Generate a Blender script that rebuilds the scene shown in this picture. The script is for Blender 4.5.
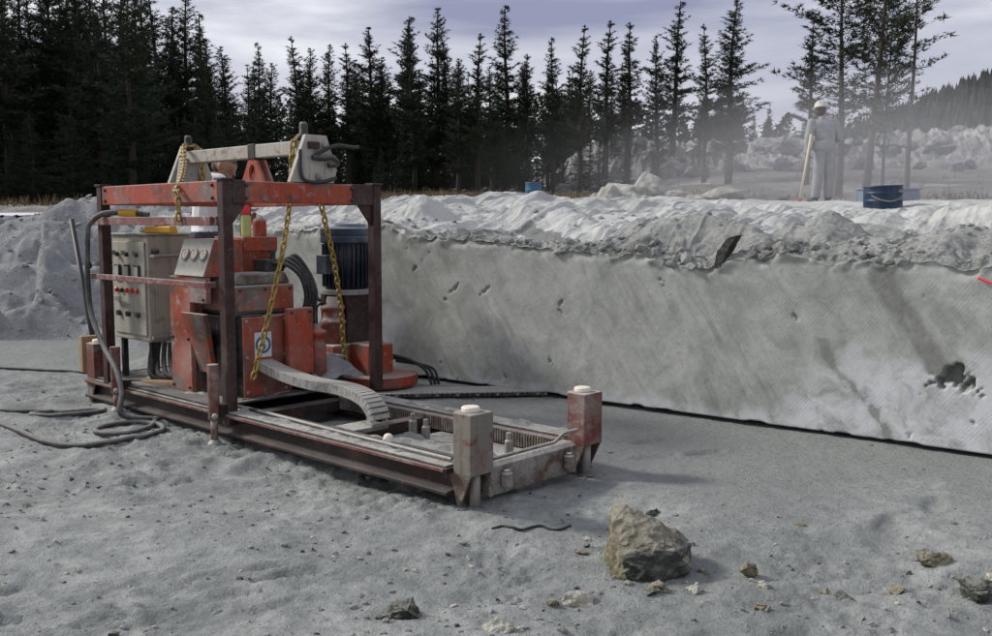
import bpy, bmesh, math, random
import numpy as np
from mathutils import Vector, Matrix, noise as mnoise

for o in list(bpy.data.objects): bpy.data.objects.remove(o)
SC = bpy.context.scene
COL = SC.collection
R = math.radians

# ------------------------------------------------------------------ camera
cam = bpy.data.cameras.new('camera'); CAM = bpy.data.objects.new('camera', cam); COL.objects.link(CAM)
cam.lens = 35.0; cam.sensor_width = 36.0; cam.clip_end = 3000; cam.clip_start = .05
CAM.location = (0, 0, 1.65); CAM.rotation_euler = (R(90 - 7.27), 0, 0)
SC.camera = CAM
SC.render.resolution_x = 1024; SC.render.resolution_y = 657

# ------------------------------------------------------------------ sky, sun, exposure
SUN_EL, SUN_AZ = R(36), R(-75)          # azimuth measured from +Y towards +X: back-left of the picture
W = bpy.data.worlds.new('World'); SC.world = W; W.use_nodes = True
nt = W.node_tree; nt.nodes.clear()
def wn(t, **k):
    n = nt.nodes.new(t)
    for a, b in k.items(): setattr(n, a, b)
    return n
wout = wn('ShaderNodeOutputWorld'); wbg = wn('ShaderNodeBackground'); wbg.inputs['Strength'].default_value = 0.1
sky = wn('ShaderNodeTexSky', sky_type='NISHITA', sun_disc=False)
sky.sun_elevation = SUN_EL; sky.sun_rotation = SUN_AZ; sky.dust_density = 2.0; sky.ozone_density = 2.0
tc = wn('ShaderNodeTexCoord')
mp = wn('ShaderNodeMapping'); mp.inputs['Scale'].default_value = (1.5, 1.5, 9.0); mp.inputs['Location'].default_value = (2.3, .7, 1.15); mp.inputs['Rotation'].default_value = (0, R(4), 0)
nz = wn('ShaderNodeTexNoise'); nz.inputs['Scale'].default_value = 1.0; nz.inputs['Detail'].default_value = 7; nz.inputs['Roughness'].default_value = .52; nz.inputs['Distortion'].default_value = .35
cr = wn('ShaderNodeValToRGB')
cr.color_ramp.elements[0].position = .38; cr.color_ramp.elements[0].color = (2.3, 2.4, 3.5, 1)
cr.color_ramp.elements[1].position = .66; cr.color_ramp.elements[1].color = (9.2, 9.2, 9.3, 1)
e = cr.color_ramp.elements.new(.5); e.color = (4.4, 4.5, 5.2, 1)
mx = wn('ShaderNodeMix', data_type='RGBA'); mx.inputs['Factor'].default_value = .9
nt.links.new(tc.outputs['Generated'], mp.inputs['Vector']); nt.links.new(mp.outputs[0], nz.inputs['Vector'])
nt.links.new(nz.outputs['Fac'], cr.inputs['Fac'])
nt.links.new(sky.outputs[0], mx.inputs['A']); nt.links.new(cr.outputs[0], mx.inputs['B'])
sx = wn('ShaderNodeSeparateXYZ'); nt.links.new(tc.outputs['Generated'], sx.inputs[0])
hz_ = wn('ShaderNodeMapRange'); hz_.inputs['From Min'].default_value = .0; hz_.inputs['From Max'].default_value = .16; hz_.inputs['To Min'].default_value = .62; hz_.inputs['To Max'].default_value = 0.0
nt.links.new(sx.outputs['Z'], hz_.inputs['Value'])
mx2 = wn('ShaderNodeMix', data_type='RGBA'); nt.links.new(hz_.outputs[0], mx2.inputs['Factor']); nt.links.new(mx.outputs['Result'], mx2.inputs['A']); mx2.inputs['B'].default_value = (7.2, 7.3, 7.6, 1)
nt.links.new(mx2.outputs['Result'], wbg.inputs['Color']); nt.links.new(wbg.outputs[0], wout.inputs[0])
sl = bpy.data.lights.new('sun', 'SUN'); sl.energy = 2.5; sl.angle = R(10); sl.color = (1.0, .96, .9)
SUN = bpy.data.objects.new('sun', sl); COL.objects.link(SUN)
sd = Vector((math.sin(SUN_AZ) * math.cos(SUN_EL), math.cos(SUN_AZ) * math.cos(SUN_EL), math.sin(SUN_EL)))
SUN.rotation_euler = (-sd).to_track_quat('-Z', 'Y').to_euler(); SUN.location = (-10, 10, 20)
SC.view_settings.view_transform = 'Standard'; SC.view_settings.look = 'None'
SC.view_settings.exposure = 0.4; SC.view_settings.gamma = 1.0; SC.view_settings.use_curve_mapping = False

# ------------------------------------------------------------------ helpers
def sstep(a, b, x):
    t = np.clip((x - a) / (b - a), 0, 1); return t * t * (3 - 2 * t)
def vnoise(x, y, seed=0):
    x = np.asarray(x, float); y = np.asarray(y, float)
    xi = np.floor(x).astype(np.int64); yi = np.floor(y).astype(np.int64)
    fx = x - xi; fy = y - yi
    fx = fx * fx * fx * (fx * (fx * 6 - 15) + 10); fy = fy * fy * fy * (fy * (fy * 6 - 15) + 10)
    def hsh(a, b):
        n = (a * 374761393 + b * 668265263 + seed * 1442695041) & 0xffffffff
        n = ((n ^ (n >> 13)) * 1274126177) & 0xffffffff
        n = n ^ (n >> 16)
        return (n & 0xffff) / 32767.5 - 1.0
    return (hsh(xi, yi) * (1 - fx) + hsh(xi + 1, yi) * fx) * (1 - fy) + (hsh(xi, yi + 1) * (1 - fx) + hsh(xi + 1, yi + 1) * fx) * fy
def fbm(x, y, o=4, seed=0, g=.5):
    s = 0; a = 1; 
    for i in range(o):
        s = s + a * vnoise(x, y, seed + i * 17); x = x * 2.03 + 5.1; y = y * 2.03 - 3.7; a *= g
    return s
def ridge(x, y, o=3, seed=0):
    s = 0; a = 1
    for i in range(o):
        s = s + a * (1 - 2 * np.abs(vnoise(x, y, seed + i * 31))); x = x * 2.1 + 1.3; y = y * 2.1 + 7.7; a *= .5
    return s

def mesh_obj(name, verts, faces, mat=None, parent=None, smooth=False):
    me = bpy.data.meshes.new(name)
    me.from_pydata([tuple(map(float, v)) for v in verts], [], [tuple(map(int, f)) for f in faces]); me.update()
    o = bpy.data.objects.new(name, me); COL.objects.link(o)
    if mat: me.materials.append(mat)
    if smooth: me.polygons.foreach_set('use_smooth', [True] * len(me.polygons))
    if parent: o.parent = parent
    return o
def grid_obj(name, P, mat, smooth=True, keep=None, parent=None):
    """P: array (n, m, 3)"""
    n, m = P.shape[:2]
    idx = np.arange(n * m).reshape(n, m)
    q = np.stack([idx[:-1, :-1], idx[1:, :-1], idx[1:, 1:], idx[:-1, 1:]], -1).reshape(-1, 4)
    if keep is not None:
        k = keep[:-1, :-1] & keep[1:, :-1] & keep[1:, 1:] & keep[:-1, 1:]
        q = q[k.reshape(-1)]
    me = bpy.data.meshes.new(name)
    me.vertices.add(n * m); me.vertices.foreach_set('co', P.reshape(-1).astype(np.float32))
    me.loops.add(q.size); me.loops.foreach_set('vertex_index', q.reshape(-1).astype(np.int32))
    me.polygons.add(len(q)); me.polygons.foreach_set('loop_start', np.arange(0, q.size, 4, dtype=np.int32))
    me.polygons.foreach_set('loop_total', np.full(len(q), 4, np.int32))
    me.update(); me.validate()
    me.polygons.foreach_set('use_smooth', [smooth] * len(me.polygons))
    o = bpy.data.objects.new(name, me); COL.objects.link(o)
    if mat: me.materials.append(mat)
    if parent: o.parent = parent
    return o
def empty(name, loc=(0, 0, 0), rz=0, parent=None):
    o = bpy.data.objects.new(name, None); COL.objects.link(o); o.location = loc; o.rotation_euler = (0, 0, rz)
    o.empty_display_size = .1
    if parent: o.parent = parent
    return o
def tag(o, label=None, cat=None, group=None, kind=None):
    if label: o['label'] = label
    if cat: o['category'] = cat
    if group: o['group'] = group
    if kind: o['kind'] = kind
    return o

class MB:
    def __init__(s): s.v = []; s.f = []
    def add(s, vs, fs):
        b = len(s.v); s.v += [tuple(v) for v in vs]; s.f += [tuple(i + b for i in f) for f in fs]; return s
    def box(s, x0, x1, y0, y1, z0, z1):
        return s.add([(x0, y0, z0), (x1, y0, z0), (x1, y1, z0), (x0, y1, z0), (x0, y0, z1), (x1, y0, z1), (x1, y1, z1), (x0, y1, z1)],
                     [(0, 3, 2, 1), (4, 5, 6, 7), (0, 1, 5, 4), (1, 2, 6, 5), (2, 3, 7, 6), (3, 0, 4, 7)])
    def hexa(s, p):
        return s.add(p, [(0, 3, 2, 1), (4, 5, 6, 7), (0, 1, 5, 4), (1, 2, 6, 5), (2, 3, 7, 6), (3, 0, 4, 7)])
    def prism(s, prof, a, b, axis='x'):
        """prof: list of 2D points, extruded from a to b along axis"""
        n = len(prof)
        def mk(t, p):
            if axis == 'x': return (t, p[0], p[1])
            if axis == 'y': return (p[0], t, p[1])
            return (p[0], p[1], t)
        vs = [mk(a, p) for p in prof] + [mk(b, p) for p in prof]
        fs = [tuple(range(n))[::-1], tuple(range(n, 2 * n))] + [(i, (i + 1) % n, n + (i + 1) % n, n + i) for i in range(n)]
        return s.add(vs, fs)
    def lathe(s, c, prof, n=20, axis='z', caps=True):
        """prof: list of (r, h) along axis from centre c"""
        vs = []; fs = []
        for r, h in prof:
            for k in range(n):
                a = 2 * math.pi * k / n; u, v = r * math.cos(a), r * math.sin(a)
                if axis == 'z': vs.append((c[0] + u, c[1] + v, c[2] + h))
                elif axis == 'x': vs.append((c[0] + h, c[1] + u, c[2] + v))
                else: vs.append((c[0] + v, c[1] + h, c[2] + u))
        m = len(prof)
        for i in range(m - 1):
            for k in range(n):
                fs.append((i * n + k, i * n + (k + 1) % n, (i + 1) * n + (k + 1) % n, (i + 1) * n + k))
        if caps: fs.append(tuple(range(n))[::-1]); fs.append(tuple(range((m - 1) * n, m * n)))
        return s.add(vs, fs)
    def tube(s, pts, r, n=8, smooth=True, sub=6):
        pts = [Vector(p) for p in pts]
        if smooth and len(pts) > 2:
            out = []
            for i in range(len(pts) - 1):
                p0 = pts[max(i - 1, 0)]; p1 = pts[i]; p2 = pts[i + 1]; p3 = pts[min(i + 2, len(pts) - 1)]
                for k in range(sub):
                    t = k / sub
                    out.append(.5 * ((2 * p1) + (p2 - p0) * t + (2 * p0 - 5 * p1 + 4 * p2 - p3) * t * t + (3 * p1 - p0 - 3 * p2 + p3) * t ** 3))
            out.append(pts[-1]); pts = out
        rr = r if isinstance(r, (list, tuple)) else [r] * len(pts)
        if len(rr) != len(pts): rr = [rr[0] + (rr[-1] - rr[0]) * i / (len(pts) - 1) for i in range(len(pts))]
        vs = []; fs = []; u = None
        for i, p in enumerate(pts):
            t = (pts[min(i + 1, len(pts) - 1)] - pts[max(i - 1, 0)])
            t = t.normalized() if t.length > 1e-9 else Vector((0, 0, 1))
            if u is None: u = t.orthogonal().normalized()
            u = (u - t * u.dot(t)); u = u.normalized() if u.length > 1e-6 else t.orthogonal().normalized()
            w = t.cross(u)
            for k in range(n):
                a = 2 * math.pi * k / n; vs.append(p + (u * math.cos(a) + w * math.sin(a)) * rr[i])
        for i in range(len(pts) - 1):
            for k in range(n):
                fs.append((i * n + k, i * n + (k + 1) % n, (i + 1) * n + (k + 1) % n, (i + 1) * n + k))
        fs.append(tuple(range(n))[::-1]); fs.append(tuple(range((len(pts) - 1) * n, len(pts) * n)))
        return s.add(vs, fs)
    def obj(s, name, mat, parent=None, bevel=0, smooth=False, label=None):
        o = mesh_obj(name, s.v, s.f, mat, parent, smooth)
        if bevel:
            m = o.modifiers.new('bevel', 'BEVEL'); m.width = bevel; m.segments = 2; m.limit_method = 'ANGLE'
        if label: o['label'] = label
        return o

# ------------------------------------------------------------------ materials
def newmat(name):
    m = bpy.data.materials.new(name); m.use_nodes = True
    t = m.node_tree; b = t.nodes['Principled BSDF']
    return m, t, b
def N(t, typ, ins=None, **k):
    n = t.nodes.new(typ)
    for a, v in k.items(): setattr(n, a, v)
    for a, v in (ins or {}).items():
        if hasattr(v, 'is_output') or isinstance(v, bpy.types.NodeSocket): t.links.new(v, n.inputs[a])
        else: n.inputs[a].default_value = v
    return n
def ramp(t, fac, stops):
    n = t.nodes.new('ShaderNodeValToRGB'); t.links.new(fac, n.inputs[0])
    el = n.color_ramp.elements
    el[0].position, el[0].color = stops[0][0], (*stops[0][1], 1)
    el[1].position, el[1].color = stops[-1][0], (*stops[-1][1], 1)
    for p, c in stops[1:-1]:
        e = el.new(p); e.color = (*c, 1)
    return n.outputs[0]
def mixc(t, f, a, b):
    n = t.nodes.new('ShaderNodeMix'); n.data_type = 'RGBA'
    for s, v in (('Factor', f), ('A', a), ('B', b)):
        if isinstance(v, bpy.types.NodeSocket): t.links.new(v, n.inputs[s])
        else: n.inputs[s].default_value = (*v, 1) if isinstance(v, tuple) else v
    return n.outputs['Result']
def math_(t, op, a, b=0.0, c=None, clamp=False):
    n = t.nodes.new('ShaderNodeMath'); n.operation = op; n.use_clamp = clamp
    for i, v in enumerate((a, b, c)):
        if v is None: continue
        if isinstance(v, bpy.types.NodeSocket): t.links.new(v, n.inputs[i])
        else: n.inputs[i].default_value = v
    return n.outputs[0]
def noise_(t, vec, scale, detail=5, rough=.55, dist=0):
    return N(t, 'ShaderNodeTexNoise', {'Vector': vec, 'Scale': scale, 'Detail': detail, 'Roughness': rough, 'Distortion': dist}).outputs['Fac']
def bump_(t, b, hs):
    """hs: list of (socket, strength, distance)"""
    prev = None
    for h, s, d in hs:
        n = N(t, 'ShaderNodeBump', {'Height': h, 'Strength': s, 'Distance': d})
        if prev: t.links.new(prev, n.inputs['Normal'])
        prev = n.outputs[0]
    t.links.new(prev, b.inputs['Normal'])

def grime(name, base, second, dustamt=.6, rough=.6, metal=0.0, sc=9.0, patch=.5, dustcol=(.40, .39, .36), spec=.35, lumps=0.0):
    """worn painted or bare metal: base colour, second colour in worn patches, stone dust lying on upward faces and in smears"""
    m, t, b = newmat(name)
    geo = N(t, 'ShaderNodeNewGeometry'); co = N(t, 'ShaderNodeTexCoord').outputs['Object']
    n1 = noise_(t, co, sc, 6, .65, .4); n2 = noise_(t, co, sc * .33 + 1, 4, .6); n3 = noise_(t, co, sc * 7, 3, .6)
    c = mixc(t, math_(t, 'SMOOTH_MIN', 1.0, math_(t, 'MULTIPLY', math_(t, 'SUBTRACT', n1, patch, clamp=True), 9.0, clamp=True), .05), base, second)
    c = mixc(t, math_(t, 'MULTIPLY', n3, .35), c, tuple(x * .45 for x in base))
    stv = N(t, 'ShaderNodeMapping', {'Vector': co, 'Scale': (38, 38, 2.2)}).outputs[0]; n5 = noise_(t, stv, 1.0, 4, .6)
    c = mixc(t, math_(t, 'MULTIPLY', math_(t, 'SUBTRACT', n5, .5, clamp=True), 2.4, clamp=True), c, tuple(.5 * x + .01 for x in second))
    n6 = noise_(t, co, sc * 2.6, 6, .7, .6)
    c = mixc(t, math_(t, 'MULTIPLY', math_(t, 'SUBTRACT', n6, .57, clamp=True), 7.0 * dustamt, clamp=True), c, tuple(.75 * x for x in dustcol))
    sep = N(t, 'ShaderNodeSeparateXYZ', {0: geo.outputs['Normal']})
    upn = math_(t, 'MULTIPLY', math_(t, 'SUBTRACT', sep.outputs['Z'], .25, clamp=True), 2.2, clamp=True)
    d = math_(t, 'ADD', math_(t, 'MULTIPLY', upn, .9), math_(t, 'MULTIPLY', math_(t, 'SUBTRACT', n2, .45, clamp=True), 1.6))
    d = math_(t, 'MULTIPLY', math_(t, 'MULTIPLY', d, math_(t, 'ADD', n1, .45)), dustamt, clamp=True)
    c = mixc(t, d, c, dustcol)
    t.links.new(c, b.inputs['Base Color'])
    b.inputs['Metallic'].default_value = metal
    t.links.new(math_(t, 'ADD', math_(t, 'MULTIPLY', d, .4), math_(t, 'ADD', math_(t, 'MULTIPLY', n1, .25), rough - .12), clamp=True), b.inputs['Roughness'])
    b.inputs['Specular IOR Level'].default_value = spec
    if lumps:
        n4 = noise_(t, co, 38, 5, .7); c3 = mixc(t, math_(t, 'MULTIPLY', math_(t, 'SUBTRACT', n4, .5, clamp=True), 2.4, clamp=True), c, tuple(x * .6 for x in base)); t.links.new(c3, b.inputs['Base Color']); bump_(t, b, [(n1, .6, .012), (n4, .8, lumps)])
    else: bump_(t, b, [(n1, .25, .004), (n3, .3, .002)])
    return m
def plain(name, col, rough=.7, var=.3, sc=12, metal=0, bump=.2):
    m, t, b = newmat(name)
    co = N(t, 'ShaderNodeTexCoord').outputs['Object']
    n1 = noise_(t, co, sc, 5, .6)
    t.links.new(mixc(t, n1, tuple(x * (1 - var) for x in col), tuple(min(1, x * (1 + var)) for x in col)), b.inputs['Base Color'])
    b.inputs['Roughness'].default_value = rough; b.inputs['Metallic'].default_value = metal
    bump_(t, b, [(n1, bump, .003)])
    return m

def ground_mat(name, stops, sc=1.0, fine=.35, pits=.25, zone=None, mid=.5):
    m, t, b = newmat(name)
    co = N(t, 'ShaderNodeNewGeometry').outputs['Position']
    a = noise_(t, co, .55 * sc, 6, .6, .3); c2 = noise_(t, co, 4.5 * sc, 6, .65, .5); g = noise_(t, co, 70 * sc, 4, .7)
    g2 = noise_(t, co, 190 * sc, 2, .6)
    f = math_(t, 'ADD', math_(t, 'MULTIPLY', a, .5), math_(t, 'MULTIPLY', c2, .5))
    col = ramp(t, f, stops)
    if zone:
        zf = N(t, 'ShaderNodeAttribute', attribute_name='zone').outputs['Fac']; col = mixc(t, zf, col, zone)
    m3 = noise_(t, co, 24 * sc, 4, .7, .3)
    col = mixc(t, math_(t, 'MULTIPLY', math_(t, 'SUBTRACT', m3, .54, clamp=True), 2.0 * pits / .25, clamp=True), col, tuple(x * .55 for x in stops[0][1]))
    spk = math_(t, 'MULTIPLY', math_(t, 'SUBTRACT', g2, .56, clamp=True), 4.5, clamp=True)
    col = mixc(t, math_(t, 'MULTIPLY', spk, pits), col, tuple(x * .35 for x in stops[0][1]))
    spk2 = math_(t, 'MULTIPLY', math_(t, 'SUBTRACT', g, .58, clamp=True), 5, clamp=True)
    col = mixc(t, math_(t, 'MULTIPLY', spk2, pits), col, tuple(min(1, x * 1.35) for x in stops[-1][1]))
    t.links.new(col, b.inputs['Base Color']); b.inputs['Roughness'].default_value = .95; b.inputs['Specular IOR Level'].default_value = .15
    bump_(t, b, [(c2, mid, .04), (m3, mid, .03), (g, fine, .014), (g2, fine * .7, .005)])
    return m
M_floor = ground_mat('stone dust floor', [(.34, (.155, .167, .163)), (.5, (.265, .279, .268)), (.64, (.41, .426, .404))], 1.0, .7, .4, (.24, .25, .24), .55)
M_dust = ground_mat('white stone powder', [(.3, (.33, .335, .32)), (.5, (.46, .465, .445)), (.7, (.58, .58, .56))], 1.0, .3, .1)
M_crust = ground_mat('grey rubble crust', [(.36, (.25, .255, .24)), (.5, (.37, .375, .355)), (.64, (.50, .505, .48))], 1.6, .8, .35, None, .7)
M_bank = ground_mat('rough broken bank', [(.3, (.20, .203, .21)), (.5, (.34, .345, .35)), (.7, (.47, .47, .475))], 1.3, .7, .45, None, .9)
M_upper = ground_mat('heath and stone ground', [(.35, (.09, .085, .068)), (.48, (.17, .16, .14)), (.62, (.36, .355, .34))], .35, .5, .3)

def face_mat():
    """sawn stone: fine diagonal saw lines, chipped darker and lighter smears"""
    m, t, b = newmat('sawn soapstone')
    pos = N(t, 'ShaderNodeNewGeometry').outputs['Position']
    mpn = N(t, 'ShaderNodeMapping', {'Vector': pos, 'Rotation': (0, 0, R(35.23))}).outputs[0]   # x runs along the wall
    sp = N(t, 'ShaderNodeSeparateXYZ', {0: mpn}); X, Zc = sp.outputs['X'], sp.outputs['Z']
    def lin(a_, b_): return math_(t, 'ADD', math_(t, 'MULTIPLY', X, a_), math_(t, 'MULTIPLY', Zc, b_))
    dist = noise_(t, mpn, 1.2, 3, .5)
    ln = math_(t, 'ADD', lin(.80, -.60), math_(t, 'MULTIPLY', dist, .05))
    saw = math_(t, 'MULTIPLY', math_(t, 'ADD', math_(t, 'SINE', math_(t, 'MULTIPLY', ln, 6.283 / .021)), 1), .5)
    cmb = N(t, 'ShaderNodeCombineXYZ', {'X': math_(t, 'MULTIPLY', ln, 5.0), 'Y': lin(.7, .9), 'Z': 0.0}).outputs[0]
    cm2 = N(t, 'ShaderNodeCombineXYZ', {'X': math_(t, 'MULTIPLY', lin(.84, .54), 5.0), 'Y': lin(.54, -.84), 'Z': 0.3}).outputs[0]
    cm3 = N(t, 'ShaderNodeCombineXYZ', {'X': math_(t, 'MULTIPLY', lin(.84, .54), 26.0), 'Y': math_(t, 'MULTIPLY', lin(.54, -.84), 2.2), 'Z': 0.7}).outputs[0]
    n1 = noise_(t, mpn, 1.3, 6, .65, .5); n2 = noise_(t, cm2, 1.0, 6, .6, .4); n3 = noise_(t, mpn, 26, 5, .65); n4 = noise_(t, cmb, 2.0, 4, .5); n5 = noise_(t, cm3, 1.0, 5, .6, .3); n6 = noise_(t, mpn, 5.5, 6, .65, .6)
    f = math_(t, 'ADD', math_(t, 'ADD', math_(t, 'MULTIPLY', n1, .30), math_(t, 'MULTIPLY', n2, .30)), math_(t, 'MULTIPLY', n6, .40))
    col = ramp(t, f, [(.36, (.22, .228, .205)), (.46, (.325, .335, .305)), (.53, (.405, .415, .385)), (.64, (.53, .54, .515))])
    sm = math_(t, 'MULTIPLY', math_(t, 'SUBTRACT', n2, .49, clamp=True), math_(t, 'MULTIPLY', math_(t, 'SUBTRACT', n5, .34, clamp=True), 18.0), clamp=True)
    col = mixc(t, math_(t, 'MULTIPLY', sm, .55), col, (.16, .163, .145))
    col = mixc(t, math_(t, 'MULTIPLY', math_(t, 'SUBTRACT', n3, .54, clamp=True), 2.2, clamp=True), col, (.20, .20, .18))
    n7 = noise_(t, mpn, 95, 4, .75)
    col = mixc(t, math_(t, 'MULTIPLY', math_(t, 'SUBTRACT', n7, .53, clamp=True), 2.6, clamp=True), col, (.17, .175, .155))
    pa = N(t, 'ShaderNodeAttribute', attribute_name='pale').outputs['Fac']
    col = mixc(t, math_(t, 'MULTIPLY', pa, math_(t, 'MULTIPLY', math_(t, 'SUBTRACT', n6, .30, clamp=True), 4.0, clamp=True), clamp=True), col, (.60, .61, .62))
    st = N(t, 'ShaderNodeAttribute', attribute_name='stain_recess').outputs['Fac']
    col = mixc(t, math_(t, 'MULTIPLY', st, math_(t, 'ADD', n3, .35), clamp=True), col, (.10, .10, .095))
    sawm = math_(t, 'MULTIPLY', saw, math_(t, 'MULTIPLY', math_(t, 'SUBTRACT', n4, .42, clamp=True), 5.0, clamp=True))
    col = mixc(t, math_(t, 'MULTIPLY', sawm, .09), col, (.17, .17, .155))
    t.links.new(col, b.inputs['Base Color']); b.inputs['Roughness'].default_value = .9; b.inputs['Specular IOR Level'].default_value = .2
    bump_(t, b, [(n2, .2, .02), (n5, .2, .008), (sawm, .10, .005), (n3, .35, .006)])
    return m
M_face = face_mat()

M_red = grime('red machine paint', (.34, .05, .018), (.10, .04, .028), .62, .55, 0, 6, .51)
M_redbright = grime('bright red paint', (.36, .05, .018), (.15, .045, .025), .6, .5, 0, 7, .58)
M_redold = grime('worn orange paint', (.30, .052, .018), (.075, .06, .048), 1.0, .65, 0, 4.5, .475)
M_maroon = grime('dark rusty red steel', (.038, .013, .011), (.07, .028, .022), .25, .6, .1, 11, .58)
M_bar = grime('pinkish worn steel bar', (.17, .055, .048), (.33, .25, .23), .5, .6, .1, 14, .52)
M_dusty = grime('dust caked steel', (.13, .085, .065), (.27, .25, .22), .8, .85, .05, 8, .46, (.47, .465, .43), .25, .014)
M_rail = grime('rail steel', (.032, .022, .019), (.10, .03, .022), .2, .6, .2, 6, .55)
M_jack = grime('dusty red jack', (.15, .040, .03), (.20, .165, .14), .8, .7, .05, 12, .53)
M_jackgrey = grime('dust caked jack', (.19, .175, .15), (.15, .042, .03), .55, .8, .05, 9, .525)
M_steel = grime('bare grey steel', (.30, .29, .27), (.22, .12, .07), .4, .5, .3, 10, .60)
M_deck = grime('muddy deck plate', (.03, .026, .022), (.10, .09, .08), .35, .8, .05, 7, .5)
M_white = plain('white cap', (.72, .66, .56), .6, .1)
M_beam = grime('weathered pale beam', (.40, .375, .33), (.23, .13, .07), .4, .65, .1, 9, .54)
M_dark = grime('oily black steel', (.016, .015, .014), (.035, .03, .026), .35, .55, .2, 9, .55)
M_grey = grime('beige cabinet paint', (.37, .345, .28), (.24, .215, .165), .4, .6, 0, 7, .53)
M_console = grime('dusty console plate', (.42, .41, .36), (.30, .28, .23), .5, .7, 0, 12, .55)
M_blue = grime('dark blue motor paint', (.009, .017, .032), (.03, .036, .044), .3, .45, .1, 14, .60, (.30, .32, .34))
M_bluecap = grime('blue grey motor cover', (.022, .042, .07), (.06, .075, .09), .5, .4, .1, 14, .6, (.36, .40, .44))
M_tub = grime('blue barrel paint', (.005, .028, .07), (.015, .03, .05), .25, .4, 0, 10, .62)
M_rubber = plain('black rubber', (.018, .018, .02), .55, .3)
M_hose = grime('dusty rubber hose', (.02, .02, .021), (.05, .05, .05), .35, .6, 0, 20, .55)
M_cable = grime('dusty grey cable', (.04, .04, .042), (.09, .09, .09), .45, .7, 0, 20, .5)
M_chain = grime('yellow chain', (.40, .27, .05), (.17, .10, .03), .35, .45, .4, 40, .52)
M_drag = grime('grey cable carrier', (.38, .37, .33), (.18, .18, .18), .8, .7, 0, 22, .5)
M_yellow = plain('yellow grip', (.60, .33, .02), .5, .2)
M_redlamp = plain('red button', (.5, .03, .02), .4, .1)
M_wood = plain('weathered wood', (.30, .20, .12), .8, .4, 20)
M_pole = plain('pale wooden pole', (.66, .56, .42), .7, .12, 15)
M_decal = plain('white sticker', (.60, .62, .64), .5, .15, 30)
M_decalblue = plain('blue print', (.03, .08, .22), .5, .2, 30)
M_bottle = plain('pale green bottle', (.42, .45, .16), .4, .25, 25)
M_pink = plain('bright red cap', (.75, .03, .05), .4, .1)

# ------------------------------------------------------------------ setting: floor
WP = np.array([.364, 7.832]); WW = np.array([-.8168, .5769]); WN = np.array([-.5769, -.8168])   # foot of the sawn wall, along it, out of it
def wall_dist(x, y): return (x - WP[0]) * WN[0] + (y - WP[1]) * WN[1]
def floor_h(x, y):
    x = np.asarray(x, float); y = np.asarray(y, float)
    d = wall_dist(x, y)
    r = sstep(1.0, 2.3, d + .5 * fbm(x * .9, y * .9, 2, 5))
    ax = x * .85 + y * .5; ay = -x * .5 + y * .85
    z = r * (.035 * fbm(x * .7, y * .7, 3, 1) + .022 * ridge(ax * 1.3, ay * 3.2, 3, 9) * sstep(-.3, .6, vnoise(x * .8, y * .8, 21)) + .014 * fbm(x * 2.4, y * 4.5, 3, 3) + .016 * ridge(ax * 4, ay * 14, 3, 13) * sstep(-.2, .6, vnoise(x * 2, y * 2, 8)))
    z = z + (1 - r) * (.006 * fbm(x * 2.5, y * 2.5, 3, 4) + .003 * fbm(x * 11, y * 11, 2, 6))
    z = z + r * ((.012 * fbm(x * 17, y * 26, 3, 33) + .008 * (np.abs(vnoise(x * 10, y * 17, 35)) * 2 - .5) - .008 * sstep(.45, .8, vnoise(x * 6.5, y * 12, 39))) * (.35 + .65 * sstep(-.3, .5, vnoise(x * 1.3, y * 1.6, 37))))
    z = z - .02 * r
    for fx, fy_, fa in ((1.05, 6.35, .4), (1.35, 6.05, .5), (1.0, 5.95, .3), (2.0, 4.75, .9), (2.35, 5.0, 1.0), (.55, 6.7, .2), (-1.6, 3.6, .8), (-2.1, 3.9, .7), (-1.2, 3.1, .9), (-2.6, 4.4, .6), (-.9, 4.1, .5)):
        du = (x - fx) * math.cos(fa) + (y - fy_) * math.sin(fa); dv_ = -(x - fx) * math.sin(fa) + (y - fy_) * math.cos(fa)
        q2 = (du / .15) ** 2 + (dv_ / .055) ** 2; z = z - .022 * np.exp(-q2 ** 2) + .008 * np.exp(-(q2 - 1.6) ** 2 * 3)
    z = z + .05 * np.exp(-((x + .05) ** 2 + (y - 5.0) ** 2) / .25)
    z = z + .34 * np.exp(-((x + 2.75) ** 2 / .35 + (y - 9.05) ** 2 / .25))
    return z
def fh(x, y): return float(floor_h(np.array([x]), np.array([y]))[0])
s = np.linspace(-1, 1, 760); u = 1.35 * (.28 * s + .72 * s ** 3)
q = np.linspace(0, 1, 520); yy = -5 + 6.2 * q + 12.5 * q ** 2 
yy = np.concatenate([np.linspace(-6, 1.2, 40), 1.2 + 12.6 * np.linspace(0, 1, 480)[1:] ** 1.55])
U, Yg = np.meshgrid(u, yy)
Xg = U * (np.maximum(Yg, -4) + 9)
floor = grid_obj('quarry_floor', np.stack([Xg, Yg, floor_h(Xg, Yg)], -1), M_floor)
tag(floor, kind='structure')
zn = sstep(2.1, 1.1, wall_dist(Xg, Yg) + .7 * fbm(Xg * .8, Yg * .8, 3, 15)) * .85
at = floor.data.attributes.new('zone', 'FLOAT', 'POINT'); at.data.foreach_set('value', zn.reshape(-1).astype(np.float32))

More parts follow.
